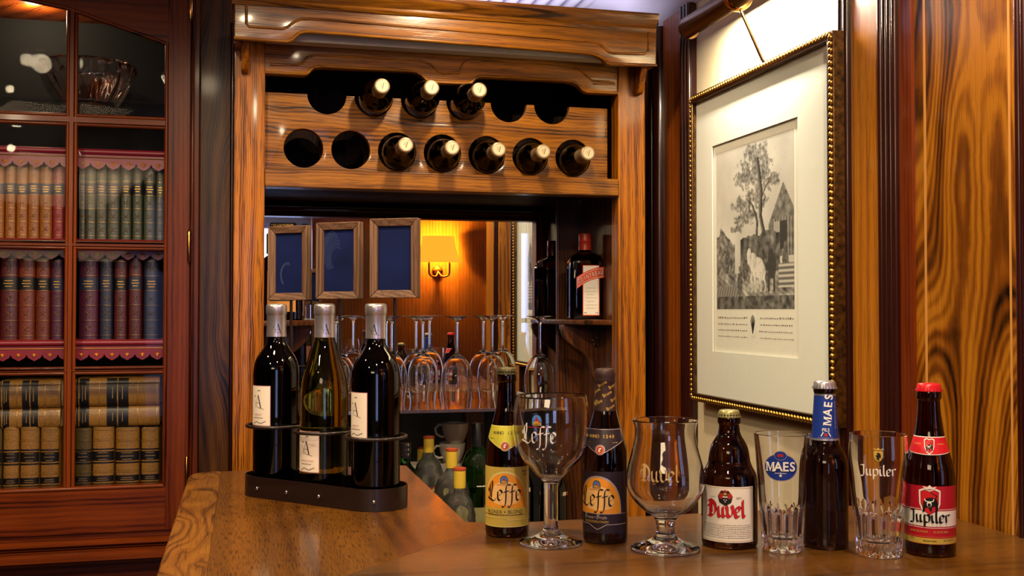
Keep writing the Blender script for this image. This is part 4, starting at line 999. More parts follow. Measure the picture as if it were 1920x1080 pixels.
# ================================================================== BEER LINE-UP ON THE COUNTER
def place(u, v, extra=0): p = on(u, v, z=0); return (p.x, p.y, .0004), face_cam(p, extra)
solid('gold_foil', '#d0b450', .38, .15); solid('gold_bright', '#e8d884', .36, .15); solid('yellow_foil', '#cbc03a', .4, .3); solid('orange_lbl', '#ee9a28', .5); solid('pale_orange', '#f8c476', .5)
solid('crest_blue', '#3f7fd0', .5); solid('crest_red', '#b02418', .5); solid('crest_yellow', '#dda82c', .5); solid('brown_foil', '#3a2420', .45, .3); solid('brown_lbl', '#241420', .45); solid('silver_line', '#c0b6b8', .35, .5)
solid('bright_red', '#d01426', .45); solid('deep_red', '#b80e28', .45); solid('maes_blue', '#1c3c9c', .4, .2); solid('white_print', '#f6f2ee', .5); solid('gold_print', '#d8b04c', .4, .3); solid('black_print', '#08080c', .4); solid('green_gold', '#9a9460', .35, .6); solid('steel_cap', '#b8b8c4', .3, .8); solid('red_cap', '#c81424', .3); solid('dark_gold', '#4c4420', .4, .3)
def arch_poly(cx, z0, w, h, n=14):
    """pointed dome: straight sides then an arch"""
    pts = [(cx-w, z0), (cx+w, z0)]
    for i in range(n+1):
        t = PI*i/n; pts.append((cx+w*math.cos(t), z0+h*.35+h*.65*math.sin(t)**.8))
    return [pts]
def crest(a, cx, z0, s, L=3, frame='black_print'):
    a.add(arch_poly(cx, z0, s*.62, s*1.25), frame, L).add(arch_poly(cx, z0+s*.04, s*.54, s*1.12), 'crest_blue', L+1)
    a.add([[(cx-.42*s, z0+.05*s), (cx-.42*s, z0+.35*s), (cx-.1*s, z0+.45*s), (cx+.2*s, z0+.4*s), (cx+.46*s, z0+.3*s), (cx+.46*s, z0+.05*s)]], 'crest_yellow', L+2)
    a.add([[(cx-.22*s, z0+.5*s), (cx, z0+1.05*s), (cx+.22*s, z0+.5*s)]], 'crest_red', L+3).add(rect(cx-.17*s, z0+.12*s, cx+.17*s, z0+.52*s), 'crest_yellow', L+2)
    a.add([[(cx+.14*s, z0+.36*s), (cx+.32*s, z0+.62*s), (cx+.5*s, z0+.34*s)]], 'crest_red', L+3)
    for i in range(4): a.add(rect(cx+(-.36+.2*i)*s, z0+.1*s, cx+(-.28+.2*i)*s, z0+.26*s), frame, L+4)
    return a
# --- blonde abbey beer
loc, rz = place(951, 1001)
t, rf = bottle('blonde_beer_bottle', 'brown beer bottle with gold label and yellow neck label', 'beer bottle', P_LEFFE, 'beer', loc, rz, None, 72)
crown(.2175, .0135).build('crown_cap', 'dark_gold', t)
def leffe_main(a, base, blonde):
    w2 = .041
    a.add(rect(-w2, .0145, w2, .0945), base, 0)
    n = 22; pts = [(-.033, .040), (.033, .040)]+[(.033*math.cos(PI*i/n), .040+.049*math.sin(PI*i/n)**.85) for i in range(n+1)]
    a.add([pts], 'gold_bright' if blonde else 'silver_line', 1)
    pts = [(-.0315, .040), (.0315, .040)]+[(.0315*math.cos(PI*i/n), .040+.0465*math.sin(PI*i/n)**.85) for i in range(n+1)]
    a.add([pts], 'orange_lbl', 2)
    pts = [(.022*math.cos(PI*i/n), .052+.024*math.sin(PI*i/n)) for i in range(n+1)]+[(.022*math.cos(PI+PI*i/n), .052+.008*math.sin(PI+PI*i/n)) for i in range(1, n)]
    a.add([pts], 'pale_orange', 3)
    crest(a, -.001, .0725, .0085, 4); small_text(a, -.001, .0705, .020, 'crest_red', 4, .0012, 3)
    a.add(nib('Leffe', .0138, -.001, .0570, .105, 38, .80), 'black_print', 6)
    return a
a = leffe_main(Art(), 'gold_foil', True)
a.add(rect(-.041, .031, .041, .040), 'gold_foil', 4).add(text2d('BLONDE', .0066, .004, .88, -.0148, .0345), 'ink', 5).add(text2d('·', .009, .05, 1, 0, .0345), 'ink', 5).add(text2d('BLOND', .0072, .006, .88, .0146, .0348), 'ink', 5)
small_text(a, 0, .0305, .052, 'ink', 5, .0011, 5).add(text2d('Belgian', .0040, .01, 1, .030, .0885), 'ink', 5).add(text2d('Beer', .0040, .01, 1, .030, .084), 'ink', 5)
a.add(line([(-.041, .027), (.0, .027), (.006, .024), (.041, .024)], .0008), 'gold_bright', 5).add(rect(-.041, .0145, .041, .0155), 'gold_bright', 2)
a.wrap('label', t, rf, ang=R(-6))
def neck_label(a, base, txt, edge, zt=.1490):
    pts = [(-.030, zt), (.030, zt), (.034, .133), (.020, .1265), (.0065, .1190), (-.0065, .1190), (-.020, .1265), (-.034, .133)]
    a.add([pts], edge, 0); q = [(x*.965, z+(-.0007 if z > .14 else .0009)) for x, z in pts]; a.add([q], base, 1)
    for i, ch in enumerate('ANNO 1240'): a.add(text2d(ch, .0058, .015, 1, -.0165+.0041*i, .1395-.00*abs(i-4), 0), txt, 2)
    a.add(ell(0, .1225, .0066), edge, 3).add(ell(0, .1225, .0058), 'crest_red', 4).add(ring(0, .1225, .0048, .0048, .0004), 'gold_bright', 5).add(nib('e', .0042, 0, .1225, .2), 'white_print', 5)
    small_text(a, -.020, .1315, .008, txt, 2, .0009, 38); small_text(a, .020, .1315, .008, txt, 2, .0009, 39)
    return a
neck_label(Art(), 'yellow_foil', 'ink', 'gold_bright').wrap('neck_label', t, rf, ang=R(-6), dx=.0018, dz=.002)
# --- brown abbey beer
loc, rz = place(1135, 1013)
t, rf = bottle('brown_ale_bottle', 'dark beer bottle with purple foil neck and brown label', 'beer bottle', P_LEFFE, 'darkbeer', loc, rz, None, 72)
zf = .172
c = MB().lathe([(rf(zf)+.0002, zf)]+[(rf(z)+.0006, z) for z in [zf+i*(.2165-zf)/14 for i in range(15)]]+[(.0142,.2180),(.0138,.2235),(.0120,.2268),(.008,.2275),(0,.2275)], 60, rmod=lambda a, z, r: 1+(.03*math.cos(21*a) if .2165 < z < .2195 else 0)).build('neck_foil', 'brown_foil', t)
a = Art()
for i, (x, z) in enumerate(((-.010, .183), (.008, .177), (-.013, .198), (.003, .1945), (.014, .188), (-.004, .2075), (.011, .205), (-.017, .171+.012))):
    a.add(text2d('Brune', .0066, 0, .85, x, z, 28), 'gold_print', 0)
a.wrap('lettering', c, lambda z: rf(z)+.0006, dx=.0018, dz=.002)
a = leffe_main(Art(), 'brown_lbl', False)
a.add(rect(-.041, .0295, .041, .040), 'brown_lbl', 4).add(rect(-.041, .0395, .041, .0402), 'silver_line', 5).add(nib('B', .0042, -.018, .0355, .14, 38), 'silver_line', 5).add(text2d('rune', .0062, .01, .9, -.0105, .0352), 'silver_line', 5).add(text2d('·', .008, .05, 1, -.003, .0350), 'silver_line', 5).add(nib('B', .0042, .001, .0355, .14, 38), 'silver_line', 5).add(text2d('ruin', .0062, .01, .9, .008, .0352), 'silver_line', 5)
small_text(a, -.002, .0300, .034, 'gold_print', 5, .0009, 8); small_text(a, -.002, .0284, .034, 'gold_print', 5, .0009, 9)
a.add(line([(-.041, .0262), (-.012, .0262), (-.004, .0215), (0, .0195), (.004, .0215), (.012, .0262), (.041, .0262)], .0010), 'silver_line', 5)
a.wrap('label', t, rf, ang=R(-20))
neck_label(Art(), 'brown_lbl', 'gold_print', 'silver_line').wrap('neck_label', t, rf, ang=R(-14), dx=.0018, dz=.002)
# --- strong golden ale, stubby
loc, rz = place(1368, 1021)
t, rf = bottle('stubby_ale_bottle', 'short fat brown beer bottle with white label and red lettering', 'beer bottle', P_DUV, 'beer', loc, rz, None, 72)
crown(.1655, .0142).build('crown_cap', 'green_gold', t)
a = Art().add(rect(-.040, .0095, .038, .0800), 'label_white', 0)
a.add([[( -.0385+.076*0, .0110), (.0365, .0110), (.0365, .0115), (-.0385, .0115)]], 'gold_print', 1).add(rect(-.0385, .0780, .0365, .0785), 'gold_print', 1).add(rect(.0360, .0110, .0365, .0785), 'gold_print', 1).add(rect(-.0385, .0110, -.038, .0785), 'gold_print', 1)
a.add(nib('Duvel', .0128, -.001, .0480, .21, 42, .92), 'black_print', 2).add(nib('Duvel', .0128, -.001, .0480, .155, 42, .92), 'bright_red', 3)
# coat of arms
a.add([[(-.009, .060), (-.011, .068), (-.007, .075), (.003, .075), (.008, .068), (.006, .060), (-.0015, .0555)]], 'ink', 1).add(ell(-.0068, .0685, .0030, .0040), 'crest_red', 2).add(ell(.0040, .0685, .0030, .0040), 'crest_red', 2)
a.add([[(-.0052, .0665), (.0022, .0665), (.0018, .0600), (-.0015, .0575), (-.0048, .0600)]], 'black_print', 2).add(ell(-.003, .0635, .0007), 'white_print', 3).add(ell(0, .0635, .0007), 'white_print', 3).add(ell(-.0015, .0612, .0007), 'white_print', 3)
a.add(rect(-.0045, .0665, .0015, .0680), 'white_print', 3).add(ell(-.0015, .0710, .0022, .0016), 'gold_print', 3).add([[(-.004, .0735), (-.0052, .0762), (-.0030, .0750), (-.0015, .0768), (0, .0750), (.0022, .0762), (.001, .0735)]], 'crest_red', 3)
a.add(text2d('anno', .0034, 0, 1, -.018, .0665), 'grey_ink', 1).add(text2d('1871', .0042, .01, 1, .0155, .0655), 'grey_ink', 1)
for i in range(8): small_text(a, -.001, .0310-.0023*i, .068, 'grey_ink', 1, .0008, 20+i)
a.wrap('label', t, rf, ang=R(-6), dx=.0024)
# --- pilsner with blue neck label
loc, rz = place(1548, 1024)
t, rf = bottle('blue_neck_beer_bottle', 'brown beer bottle with blue and silver neck label', 'beer bottle', P_MAES, 'darkbeer', loc, rz, None, 72)
crown(.2035, .0145, .0100).build('crown_cap', 'steel_cap', t)
a = Art().add(rect(-.06, .1375, .06, .1400), 'steel_cap', 1).add(rect(-.06, .1400, .06, .1945), 'maes_blue', 0).add(rect(-.06, .1945, .06, .1970), 'steel_cap', 1)
for i, ch in enumerate('AES'): a.add(text2d(ch, .0148, .022, .95, .0030+.0010*i, .1735+.0098*i, 84), 'white_print', 2)
a.add(emm(.0138, .0022, .1622, 84, .98), 'white_print', 2).add(text2d('PILS', .0058, .012, .95, .0, .1512), 'white_print', 2)
for q_ in range(16): a.add(rect(.0125, .153+.0022*q_, .0142-.0004*(q_ % 3), .1543+.0022*q_), 'silver_line', 2)
a.add(rect(-.0100, .1410, .0100, .1414), 'silver_line', 2)
a.add(ell(0, .1450, .0022), 'crest_red', 2).add(line([(-.006, .1430), (-.003, .1485)], .0012), 'white_print', 2).add(line([(.006, .1430), (.003, .1485)], .0012), 'white_print', 2)
a.wrap('neck_label', t, lambda z: rf(z) , ang=R(4), dx=.0018, dz=.002)
# --- red labelled lager
def shield(cx, z0, w, h): return [[(cx-w, z0+h*.92), (cx-w*.5, z0+h), (cx, z0+h*.93), (cx+w*.5, z0+h), (cx+w, z0+h*.92), (cx+w*.96, z0+h*.45), (cx+w*.6, z0+h*.15), (cx, z0), (cx-w*.6, z0+h*.15), (cx-w*.96, z0+h*.45)]]
def bull(a, cx, z0, s, L):
    a.add([[(cx-.50*s, z0), (cx-.36*s, z0+.05*s), (cx-.30*s, z0+.30*s), (cx-.12*s, z0+.36*s), (cx-.02*s, z0+.10*s), (cx+.10*s, z0+.10*s), (cx+.12*s, z0+.36*s), (cx+.30*s, z0+.45*s), (cx+.34*s, z0+.12*s), (cx+.50*s, z0+.12*s),
            (cx+.50*s, z0+.60*s), (cx+.42*s, z0+.92*s), (cx+.10*s, z0+1.05*s), (cx-.22*s, z0+1.0*s), (cx-.42*s, z0+.72*s), (cx-.46*s, z0+.40*s)]], 'black_print', L)
    a.add(line([(cx+.30*s, z0+.95*s), (cx+.44*s, z0+1.15*s), (cx+.20*s, z0+1.26*s), (cx+.02*s, z0+1.40*s)], .06*s), 'black_print', L)
    a.add(ell(cx-.06*s, z0+.58*s, .15*s, .20*s), 'white_print', L+1).add(ell(cx-.06*s, z0+.52*s, .10*s, .13*s), 'black_print', L+2)
    a.add(line([(cx-.05*s, z0+.74*s), (cx-.28*s, z0+.78*s), (cx-.36*s, z0+.94*s)], .06*s), 'white_print', L+1).add(line([(cx-.05*s, z0+.74*s), (cx+.18*s, z0+.78*s), (cx+.24*s, z0+.94*s)], .06*s), 'white_print', L+1)
    return a
loc, rz = place(1744, 1037)
t, rf = bottle('red_label_beer_bottle', 'brown beer bottle with red cap and red bull label', 'beer bottle', P_JUP, 'beer', loc, rz, None, 72)
crown(.2030, .0150, .0100).build('crown_cap', 'red_cap', t)
a = Art().add(rect(-.066, .0165, .066, .0880), 'deep_red', 0).add(rect(-.066, .0385, .066, .0575), 'white_print', 1).add(rect(-.066, .0590, .066, .0596), 'white_print', 1).add(rect(-.066, .0170, .066, .0240), 'gold_foil', 1).add(rect(-.066, .0365, .066, .0371), 'white_print', 1).add(rect(-.066, .0255, .066, .0258), 'gold_print', 1)
a.add(shield(0, .0500, .0128, .0355), 'white_print', 2).add(shield(0, .0525, .0108, .0310), 'black_print', 3).add(shield(0, .0530, .0103, .0300), 'bright_red', 4)
a.add([[(-.005, .0845), (-.008, .0880), (-.003, .0865), (0, .0895), (.003, .0865), (.008, .0880), (.005, .0845)]], 'white_print', 5)
bull(a, .0005, .0555, .0180, 5)
a.add(nib('Jupiler', .0092, .0, .0480, .17, 40, 1.0), 'black_print', 8)
a.add(text2d('BIERE BLONDE', .0034, .01, 1, -.0135, .0318), 'gold_print', 2).add(text2d('BLOND BIER', .0034, .01, 1, .0135, .0318), 'gold_print', 2).add(text2d('BELGIAN BEER', .0024, .02, 1, 0, .0205), 'ink', 2).add(text2d('25CL', .0030, .01, 1, -.022, .0225), 'ink', 2).add(text2d('Alc. 5,2% Vol', .0028, .01, 1, .0235, .0215), 'ink', 2)
a.wrap('label', t, rf)
a = Art(); top_ = [(x, .1475-.00*abs(x)) for x in (-.045, .045)]
lowc = [(.045-.009*i, .1300-.0045*math.cos(PI*(.045-.009*i)/.09)) for i in range(11)]
a.add([top_+lowc], 'white_print', 0).add([[(-.045, .1465), (.045, .1465)]+[(x, z+.0009) for x, z in lowc]], 'bright_red', 1)
a.add(shield(0, .1262, .0060, .0195), 'white_print', 2).add(shield(0, .1275, .0050, .0170), 'black_print', 3).add(shield(0, .1280, .0046, .0160), 'bright_red', 4); bull(a, 0, .1300, .0080, 5)
small_text(a, -.0145, .1380, .010, 'gold_print', 2, .0012, 40); small_text(a, .0145, .1380, .010, 'gold_print', 2, .0012, 41)
a.wrap('neck_label', t, rf, dx=.0018, dz=.002)

# --- glassware
def glassware(name, label, cat, outer, inner, u, v, n=80, rmod=None, k=5):
    loc, rz = place(u, v); t = thing(name, label, cat, loc, rz); O = lp(outer, k)
    if isinstance(inner, tuple):             # (height where the bowl starts, bottom thickness, wall)
        zb, th, wall = inner; I = []
        for i, (r, z) in enumerate(O):
            if z < zb+.002 or i == 0 or i == len(O)-1: continue
            d = Vector((O[i+1][0]-O[i-1][0], O[i+1][1]-O[i-1][1])).normalized(); w = wall*(1+1.0*max(0, 1-(z-zb)/.03))
            q = (r-d.y*w, z+d.x*w)
            if q[0] > .004: I.append(q)
        I = [(0, I[0][1]-.001), (I[0][0]*.5, I[0][1]-.0006)]+I+[(O[-1][0]-wall, O[-1][1])]
    else: I = lp(inner, k)
    mb = MB().lathe(list(reversed(I))[:0]+O+[((O[-1][0]+I[-1][0])/2, O[-1][1]+.0006)]+list(reversed(I)), n, rmod=rmod)
    mb.build('vessel', 'glass', t); return t, radfn([p for p in O])
o_ = [(0,.0028),(.02,.0010),(.0395,0),(.0395,0),(.0414,.0010),(.0412,.0026),(.036,.0048),(.022,.0095),(.0118,.0165),(.0096,.026),(.0093,.045),(.0093,.074),(.0110,.081),(.0190,.0885),(.0265,.0975),(.0370,.1080),(.0445,.1210),(.0485,.137),(.0500,.153),(.0502,.168),(.0490,.180),(.0466,.193)]
i_ = (.083, .004, .0013)
t, rf = glassware('beer_goblet', 'big round goblet with white lettering between the two abbey beers', 'beer glass', o_, i_, 1033, 1019)
a = crest(Art(), -.013, .158, .0120, 0); small_text(a, -.013, .1555, .026, 'crest_red', 0, .0018, 4)
a.add(nib('Leffe', .0135, -.011, .1430, .10, 38, .82), 'white_print', 0)
a.wrap('printed_logo', t, lambda z: rf(max(z, .0885)), ang=R(-6), dz=.0025)
o_ = [(0,.0030),(.02,.0012),(.042,0),(.042,0),(.0437,.0010),(.0436,.0028),(.038,.0052),(.024,.0105),(.0142,.0165),(.0120,.024),(.0122,.032),(.0165,.042),(.0300,.0510),(.0425,.0650),(.0492,.080),(.0498,.092),(.0478,.105),(.0440,.120),(.0403,.135),(.0384,.147),(.0394,.1575),(.0420,.1645)]
i_ = (.043, .004, .0014)
t, rf = glassware('tulip_beer_glass', 'short stemmed tulip glass left of the stubby bottle', 'beer glass', o_, i_, 1248, 1030)
a = Art().add(nib('Duvel', .0125, -.004, .0990, .11, 42, .92), solid('tan_print', '#a88a58', .5) and 'tan_print', 0)
a.wrap('printed_logo', t, lambda z: rf(z), ang=R(-4), dz=.0025)
def flutes(z0, z1, n, amp):
    def f(a, z, r):
        if r < .02: return 1
        e = max(0, min(1, (z-.004)/.006))*max(0, min(1, (z1-z)/.012)); return 1-amp*e*(1-abs(math.cos(n*a/2)))
    return f
o_ = [(0,.0025),(.015,.0015),(.0235,0),(.0235,0),(.0252,.0015),(.0258,.008),(.0272,.030),(.0288,.055),(.0306,.085),(.0328,.120),(.0349,.1472)]
i_ = [(0,.0145),(.012,.0150),(.0205,.0175),(.0228,.024),(.0250,.050),(.0272,.085),(.0302,.120),(.0329,.1472)]
def fl2(r_in_lim):
    g = flutes(.004, .060, 18, .085)
    return lambda a, z, r: g(a, z, r) if r > r_in_lim(z) else 1
t, rf = glassware('fluted_tumbler', 'fluted tumbler with a blue oval badge', 'beer glass', o_, i_, 1467, 1031, 144, fl2(lambda z: .0236+.075*max(z-.01, 0) if z > .012 else .0), 7)
a = Art().add(ell(0, .1085, .0213, .0172), 'steel_cap', 0).add(ell(0, .1085, .0203, .0162), 'maes_blue', 1).add(ell(0, .1235, .0078, .0058), 'steel_cap', 2).add(ell(0, .1235, .0070, .0051), 'maes_blue', 3).add(ell(-.0018, .1237, .0018, .0020), 'crest_red', 4).add(ell(.0018, .1237, .0018, .0020), 'crest_red', 4)
for dx_, dz_, mt_, ly_ in ((.0004, -.0005, 'ink', 4), (-.0002, .0002, 'white_print', 5)):
    a.add(emm(.0162, -.0128+dx_, .1090+dz_, 0, .86), mt_, ly_)
    for i, ch in enumerate('AES'): a.add(text2d(ch, .0160, .024, .95, (-.0026, .0062, .0145)[i]+dx_, .1090+dz_), mt_, ly_)
st = []
for i in range(10): q = R(90+36*i); r0 = .0024 if i % 2 == 0 else .001; st.append((r0*math.cos(q), .0985+r0*math.sin(q)))
a.add([st], 'white_print', 5); small_text(a, 0, .1010, .014, 'white_print', 5, .0011, 42)
a.wrap('printed_badge', t, rf, ang=R(-3))
o_ = [(0,.0025),(.015,.0015),(.0255,0),(.0255,0),(.0272,.0015),(.0280,.008),(.0297,.030),(.0318,.062),(.0341,.088),(.0353,.110),(.0354,.128),(.0342,.1502)]
i_ = [(0,.0155),(.012,.0160),(.0222,.0185),(.0246,.025),(.0272,.055),(.0306,.085),(.0331,.110),(.0334,.128),(.0323,.1502)]
t, rf = glassware('fluted_beer_glass', 'taller fluted tumbler with yellow shield beside the red label bottle', 'beer glass', o_, i_, 1648, 1040, 144, fl2(lambda z: .0254+.075*max(z-.01, 0) if z > .012 else .0), 7)
a = Art().add(shield(0, .1190, .0062, .0150), 'black_print', 0).add(shield(0, .1197, .0056, .0138), 'gold_print', 1)
a.add([[(-.0030, .1215), (-.001, .1235), (-.0005, .1215), (.0012, .1215), (.0010, .1245), (.0032, .1250), (.0028, .1290), (.0010, .1310), (-.0020, .1305), (-.0010, .1280), (-.0034, .1275), (-.0016, .1250)]], 'black_print', 2)
a.add([[(-.005, .1340), (-.0055, .1365), (-.0025, .1350), (0, .1370), (.0025, .1350), (.0055, .1365), (.005, .1340)]], 'gold_print', 0)
a.add(nib('Jupiler', .0080, .0, .1065, .15, 40, 1.02), 'black_print', 2).add(nib('Jupiler', .0080, -.0002, .1068, .13, 40, 1.02), 'white_print', 3)
a.wrap('printed_logo', t, rf, ang=R(0))

# ================================================================== PICTURE, LAMPS
FX = .985
py0, py1 = sY(1561, FX), sY(1292, FX)
pz1 = (on(1292, 181, x=FX).z+on(1558, 57, x=FX).z)/2; pz0 = (on(1297, 752, x=FX).z+on(1568, 803, x=FX).z)/2
pic = thing('framed_engraving', 'gilt beaded frame with a black and white landscape engraving', 'picture', (WX+.012, (py0+py1)/2, pz0))
def pp(o, par=None):
    o.parent = par or pic
    if par is None: o.location = -Vector(pic.location)
    return o
mb = MB()
fwid = .017
def bar(a0, a1, b0, b1): mb.box((FX+.004, a0, b0), (WX+.010, a1, b1))
bar(py0, py0+fwid, pz0, pz1); bar(py1-fwid, py1, pz0, pz1); bar(py0+fwid, py1-fwid, pz0, pz0+fwid); bar(py0+fwid, py1-fwid, pz1-fwid, pz1)
fr = pp(mb.build('frame', 'gilt_dark', bevel=.0015))
mb = MB(); st_ = .0112
def beads(a, b):
    a, b = Vector(a), Vector(b); n = max(1, round((b-a).length/st_))
    for i in range(n): p = a+(b-a)*(i+.5)/n; mb.ball(p, st_*.5, 0, 8, 5, (.9, .95, .95))
e = .006; X_ = FX+.003
beads((X_, py0+e, pz0+e), (X_, py1-e, pz0+e)); beads((X_, py0+e, pz1-e), (X_, py1-e, pz1-e)); beads((X_, py0+e, pz0+e), (X_, py0+e, pz1-e)); beads((X_, py1-e, pz0+e), (X_, py1-e, pz1-e))
pp(mb.build('beading', 'gold'), fr)
mb = MB()
for a0, a1, b0, b1 in ((py0+.012, py0+.017, pz0+.012, pz1-.012), (py1-.017, py1-.012, pz0+.012, pz1-.012), (py0+.012, py1-.012, pz0+.012, pz0+.017), (py0+.012, py1-.012, pz1-.017, pz1-.012)):
    mb.box((FX+.001, a0, b0), (FX+.006, a1, b1))
pp(mb.build('slip', 'brass', bevel=.0012), fr)
MX = FX+.012
solid('mat_board', '#e0e4dc', .8)
gy0, gy1 = sY(1497, MX), sY(1336, MX); gz1 = (on(1334, 273, x=MX).z+on(1492, 222, x=MX).z)/2; gz0 = (on(1338, 660, x=MX).z+on(1498, 671, x=MX).z)/2
mb = MB().prism([(py0+.01, pz0+.01), (py1-.01, pz0+.01), (py1-.01, pz1-.01), (py0+.01, pz1-.01)], MX, MX+.003, 'X', holes=[[(gy0, gz0), (gy1, gz0), (gy1, gz1), (gy0, gz1)]])
pp(mb.build('mat', 'mat_board'))
# engraving: a tonal grid, its own landscape (tree, rocks, horses, ruin)
NX, NZ = 170, 225
m, t_, b_ = newmat('engraving_ink'); at = t_.nodes.new('ShaderNodeVertexColor'); at.layer_name = 'ink'; t_.links.new(at.outputs[0], b_.inputs['Base Color']); b_.inputs['Roughness'].default_value = .8
def nz(x, y, s, o=0): return noise.noise(Vector((x*s, y*s, o)))
def fb(x, y, s, o=0): return nz(x, y, s, o)+.5*nz(x, y, s*2.1, o+3)+.25*nz(x, y, s*4.3, o+7)
def inell(x, y, cx, cy, rx, ry): return ((x-cx)/rx)**2+((y-cy)/ry)**2
def tone(x, y):
    """x 0..1 from left, y 0..1 from bottom; 0 black 1 white"""
    g = .78+.10*fb(x, y, 3)+.02*math.sin(y*420)-.10*max(0, y-.75)*2*(x)
    g += .12*max(0, .5-abs(y-.5))*(1-x)
    for cx, cy, rx, ry in ((.52,.88,.20,.085),(.44,.80,.16,.06),(.62,.78,.17,.06),(.56,.70,.14,.05),(.74,.74,.10,.035),(.38,.64,.15,.04),(.46,.57,.13,.045),(.34,.55,.10,.03),(.60,.62,.08,.03),(.50,.93,.10,.04),(.64,.84,.10,.035),(.30,.50,.08,.03)):
        v = inell(x, y, cx, cy, rx*1.1, ry*1.15)+1.5*fb(x, y, 24, cx*9)
        if v < .75: g = min(g, .46+.34*fb(x, y, 40, 2)+.12*v)
    def trunk(pts, w):
        for (ax, ay), (bx, by) in zip(pts, pts[1:]):
            if min(ay, by) <= y <= max(ay, by):
                t = (y-ay)/(by-ay); c = ax+(bx-ax)*t
                if abs(x-c) < w: return .22+.3*(c-x)/w+.1*nz(x, y, 60)
        return None
    for pts, w in (([(.66,.40),(.60,.55),(.61,.70),(.56,.90)], .022), ([(.55,.42),(.56,.52),(.50,.62),(.44,.66)], .014), ([(.62,.66),(.72,.76)], .008)):
        v = trunk(pts, w)
        if v is not None: g = min(g, v)
    # tower ruin and hut on the right
    edge = .80+.05*nz(x, y, 9)
    if x > .70 and y > .30 and y < .72-(abs(x-.88)*1.3): g = .38+.22*fb(x, y, 22, 5)
    if x > .74 and .30 < y < .52: g = .40+.15*math.sin(x*190)+.15*nz(x, y, 30)
    if .84 < x < .92 and .34 < y < .50: g = .12
    if .76 < x < .83 and .36 < y < .50: g = .62+.1*math.sin(x*300)
    if y < .44+.05*fb(x, 0, 5) and .34 < x < .84 and y > .20: g = .30+.30*fb(x, y, 18, 1)
    if x < .26 and y < .50-.5*abs(x-.07)+.05*fb(x, y, 9): g = min(g, .42+.35*fb(x, y, 26, 8))
    if y < .22: g = .50+.42*fb(x, y, 11, 4)-.15*math.sin((x*1.3+y*3)*60)*.5
    if y < .14 and x < .34: g = .25+.4*abs(math.sin((x*2-y)*45))*.8
    if y < .08: g = min(g, .30+.3*fb(x, y, 20, 9))
    # white horse seen from behind, dark horse beside it
    for cx, cy, rx, ry in ((.56,.245,.085,.062),(.50,.285,.05,.05),(.455,.315,.03,.05),(.61,.22,.05,.055)):
        if inell(x, y, cx, cy, rx, ry) < 1: g = .88-.35*max(0, (x-cx)/rx)*.6-.1*nz(x, y, 40)
    for cx in (.49, .535, .60, .655):
        if abs(x-cx-.01*math.sin(y*60)) < .011 and .10 < y < .22: g = .80-.3*(x-cx)/.011*.3
    for cx, cy, rx, ry in ((.74,.25,.055,.075),(.73,.31,.035,.04)):
        if inell(x, y, cx, cy, rx, ry) < 1: g = .14
    for cx in (.705, .765):
        if abs(x-cx) < .012 and .10 < y < .22: g = .16
    for cx, cy in ((.155,.30),(.40,.24),(.33,.16),(.90,.28),(.92,.20)):
        if inell(x, y, cx, cy, .035, .075) < 1+.5*fb(x, y, 30): g = .28+.25*nz(x, y, 50)
        if inell(x, y, cx, cy+.085, .018, .018) < 1: g = .35
    if x > .82 and .12 < y < .26: g = .55+.28*math.sin(y*210)
    g += .07*math.sin((x+y)*260)*(1-g)
    return max(.05, min(.93, g))
iy0, iy1 = gy0+.022, gy1-.014; iz1, iz0 = gz1-.018, gz0+.092
vs, fs, colr = [], [], []
for j in range(NZ+1):
    for i in range(NX+1):
        vs.append((MX+.0042, iy1+(iy0-iy1)*i/NX, iz0+(iz1-iz0)*j/NZ)); g = tone(i/NX, j/NZ); colr.append(g)
for j in range(NZ):
    for i in range(NX): q = j*(NX+1)+i; fs.append((q, q+1, q+NX+2, q+NX+1))
me = bpy.data.meshes.new('engraving'); me.from_pydata(vs, [], fs); ca = me.color_attributes.new('ink', 'FLOAT_COLOR', 'POINT')
for i, g in enumerate(colr): l = (g*.84+.06)**1.9; ca.data[i].color = (l, l*.985, l*.90, 1)
me.materials.append(m); eng = bpy.data.objects.new('engraving', me); C.objects.link(eng)
sheet = pp(MB().box((MX+.0045, gy0-.01, gz0-.01), (MX+.0055, gy1+.01, gz1+.01)).build('print_sheet', solid('print_paper', '#e2e2d6', .85)))
eng.parent = sheet
mb = MB()
rr = random.Random(5)
for r_, (zz, h_) in enumerate(((iz0-.020, .004), (iz0-.033, .0028), (iz0-.046, .0028), (iz0-.059, .0022))):
    y = iy1-.006
    while y > iy0+.006:
        q = rr.uniform(.003, .009)
        if not (abs(y-(iy0+iy1)/2) < .024): mb.box((MX+.0043, y, zz), (MX+.0044, y-q*.7, zz+h_*rr.uniform(.5, 1)))
        y -= q+.002
mb.build('caption', 'grey_ink', sheet)
yc = (iy0+iy1)/2; mb = MB()
mb.prism([(yc+.014*math.cos(R(a)), iz0-.032+.026*math.sin(R(a))) for a in range(0, 360, 15)], MX+.0041, MX+.0043, 'X', 0)
for i in range(7): a = R(30+20*i); mb.tube([(MX+.004, yc, iz0-.05), (MX+.004, yc+.011*math.cos(a), iz0-.032+.02*math.sin(a))], .0007, 4, 1)
mb.build('crest', ['print_paper', 'ink'], sheet)
pp(MB().box((FX+.0075, py0+.012, pz0+.012), (FX+.009, py1-.012, pz1-.012)).build('glazing', 'pane'))
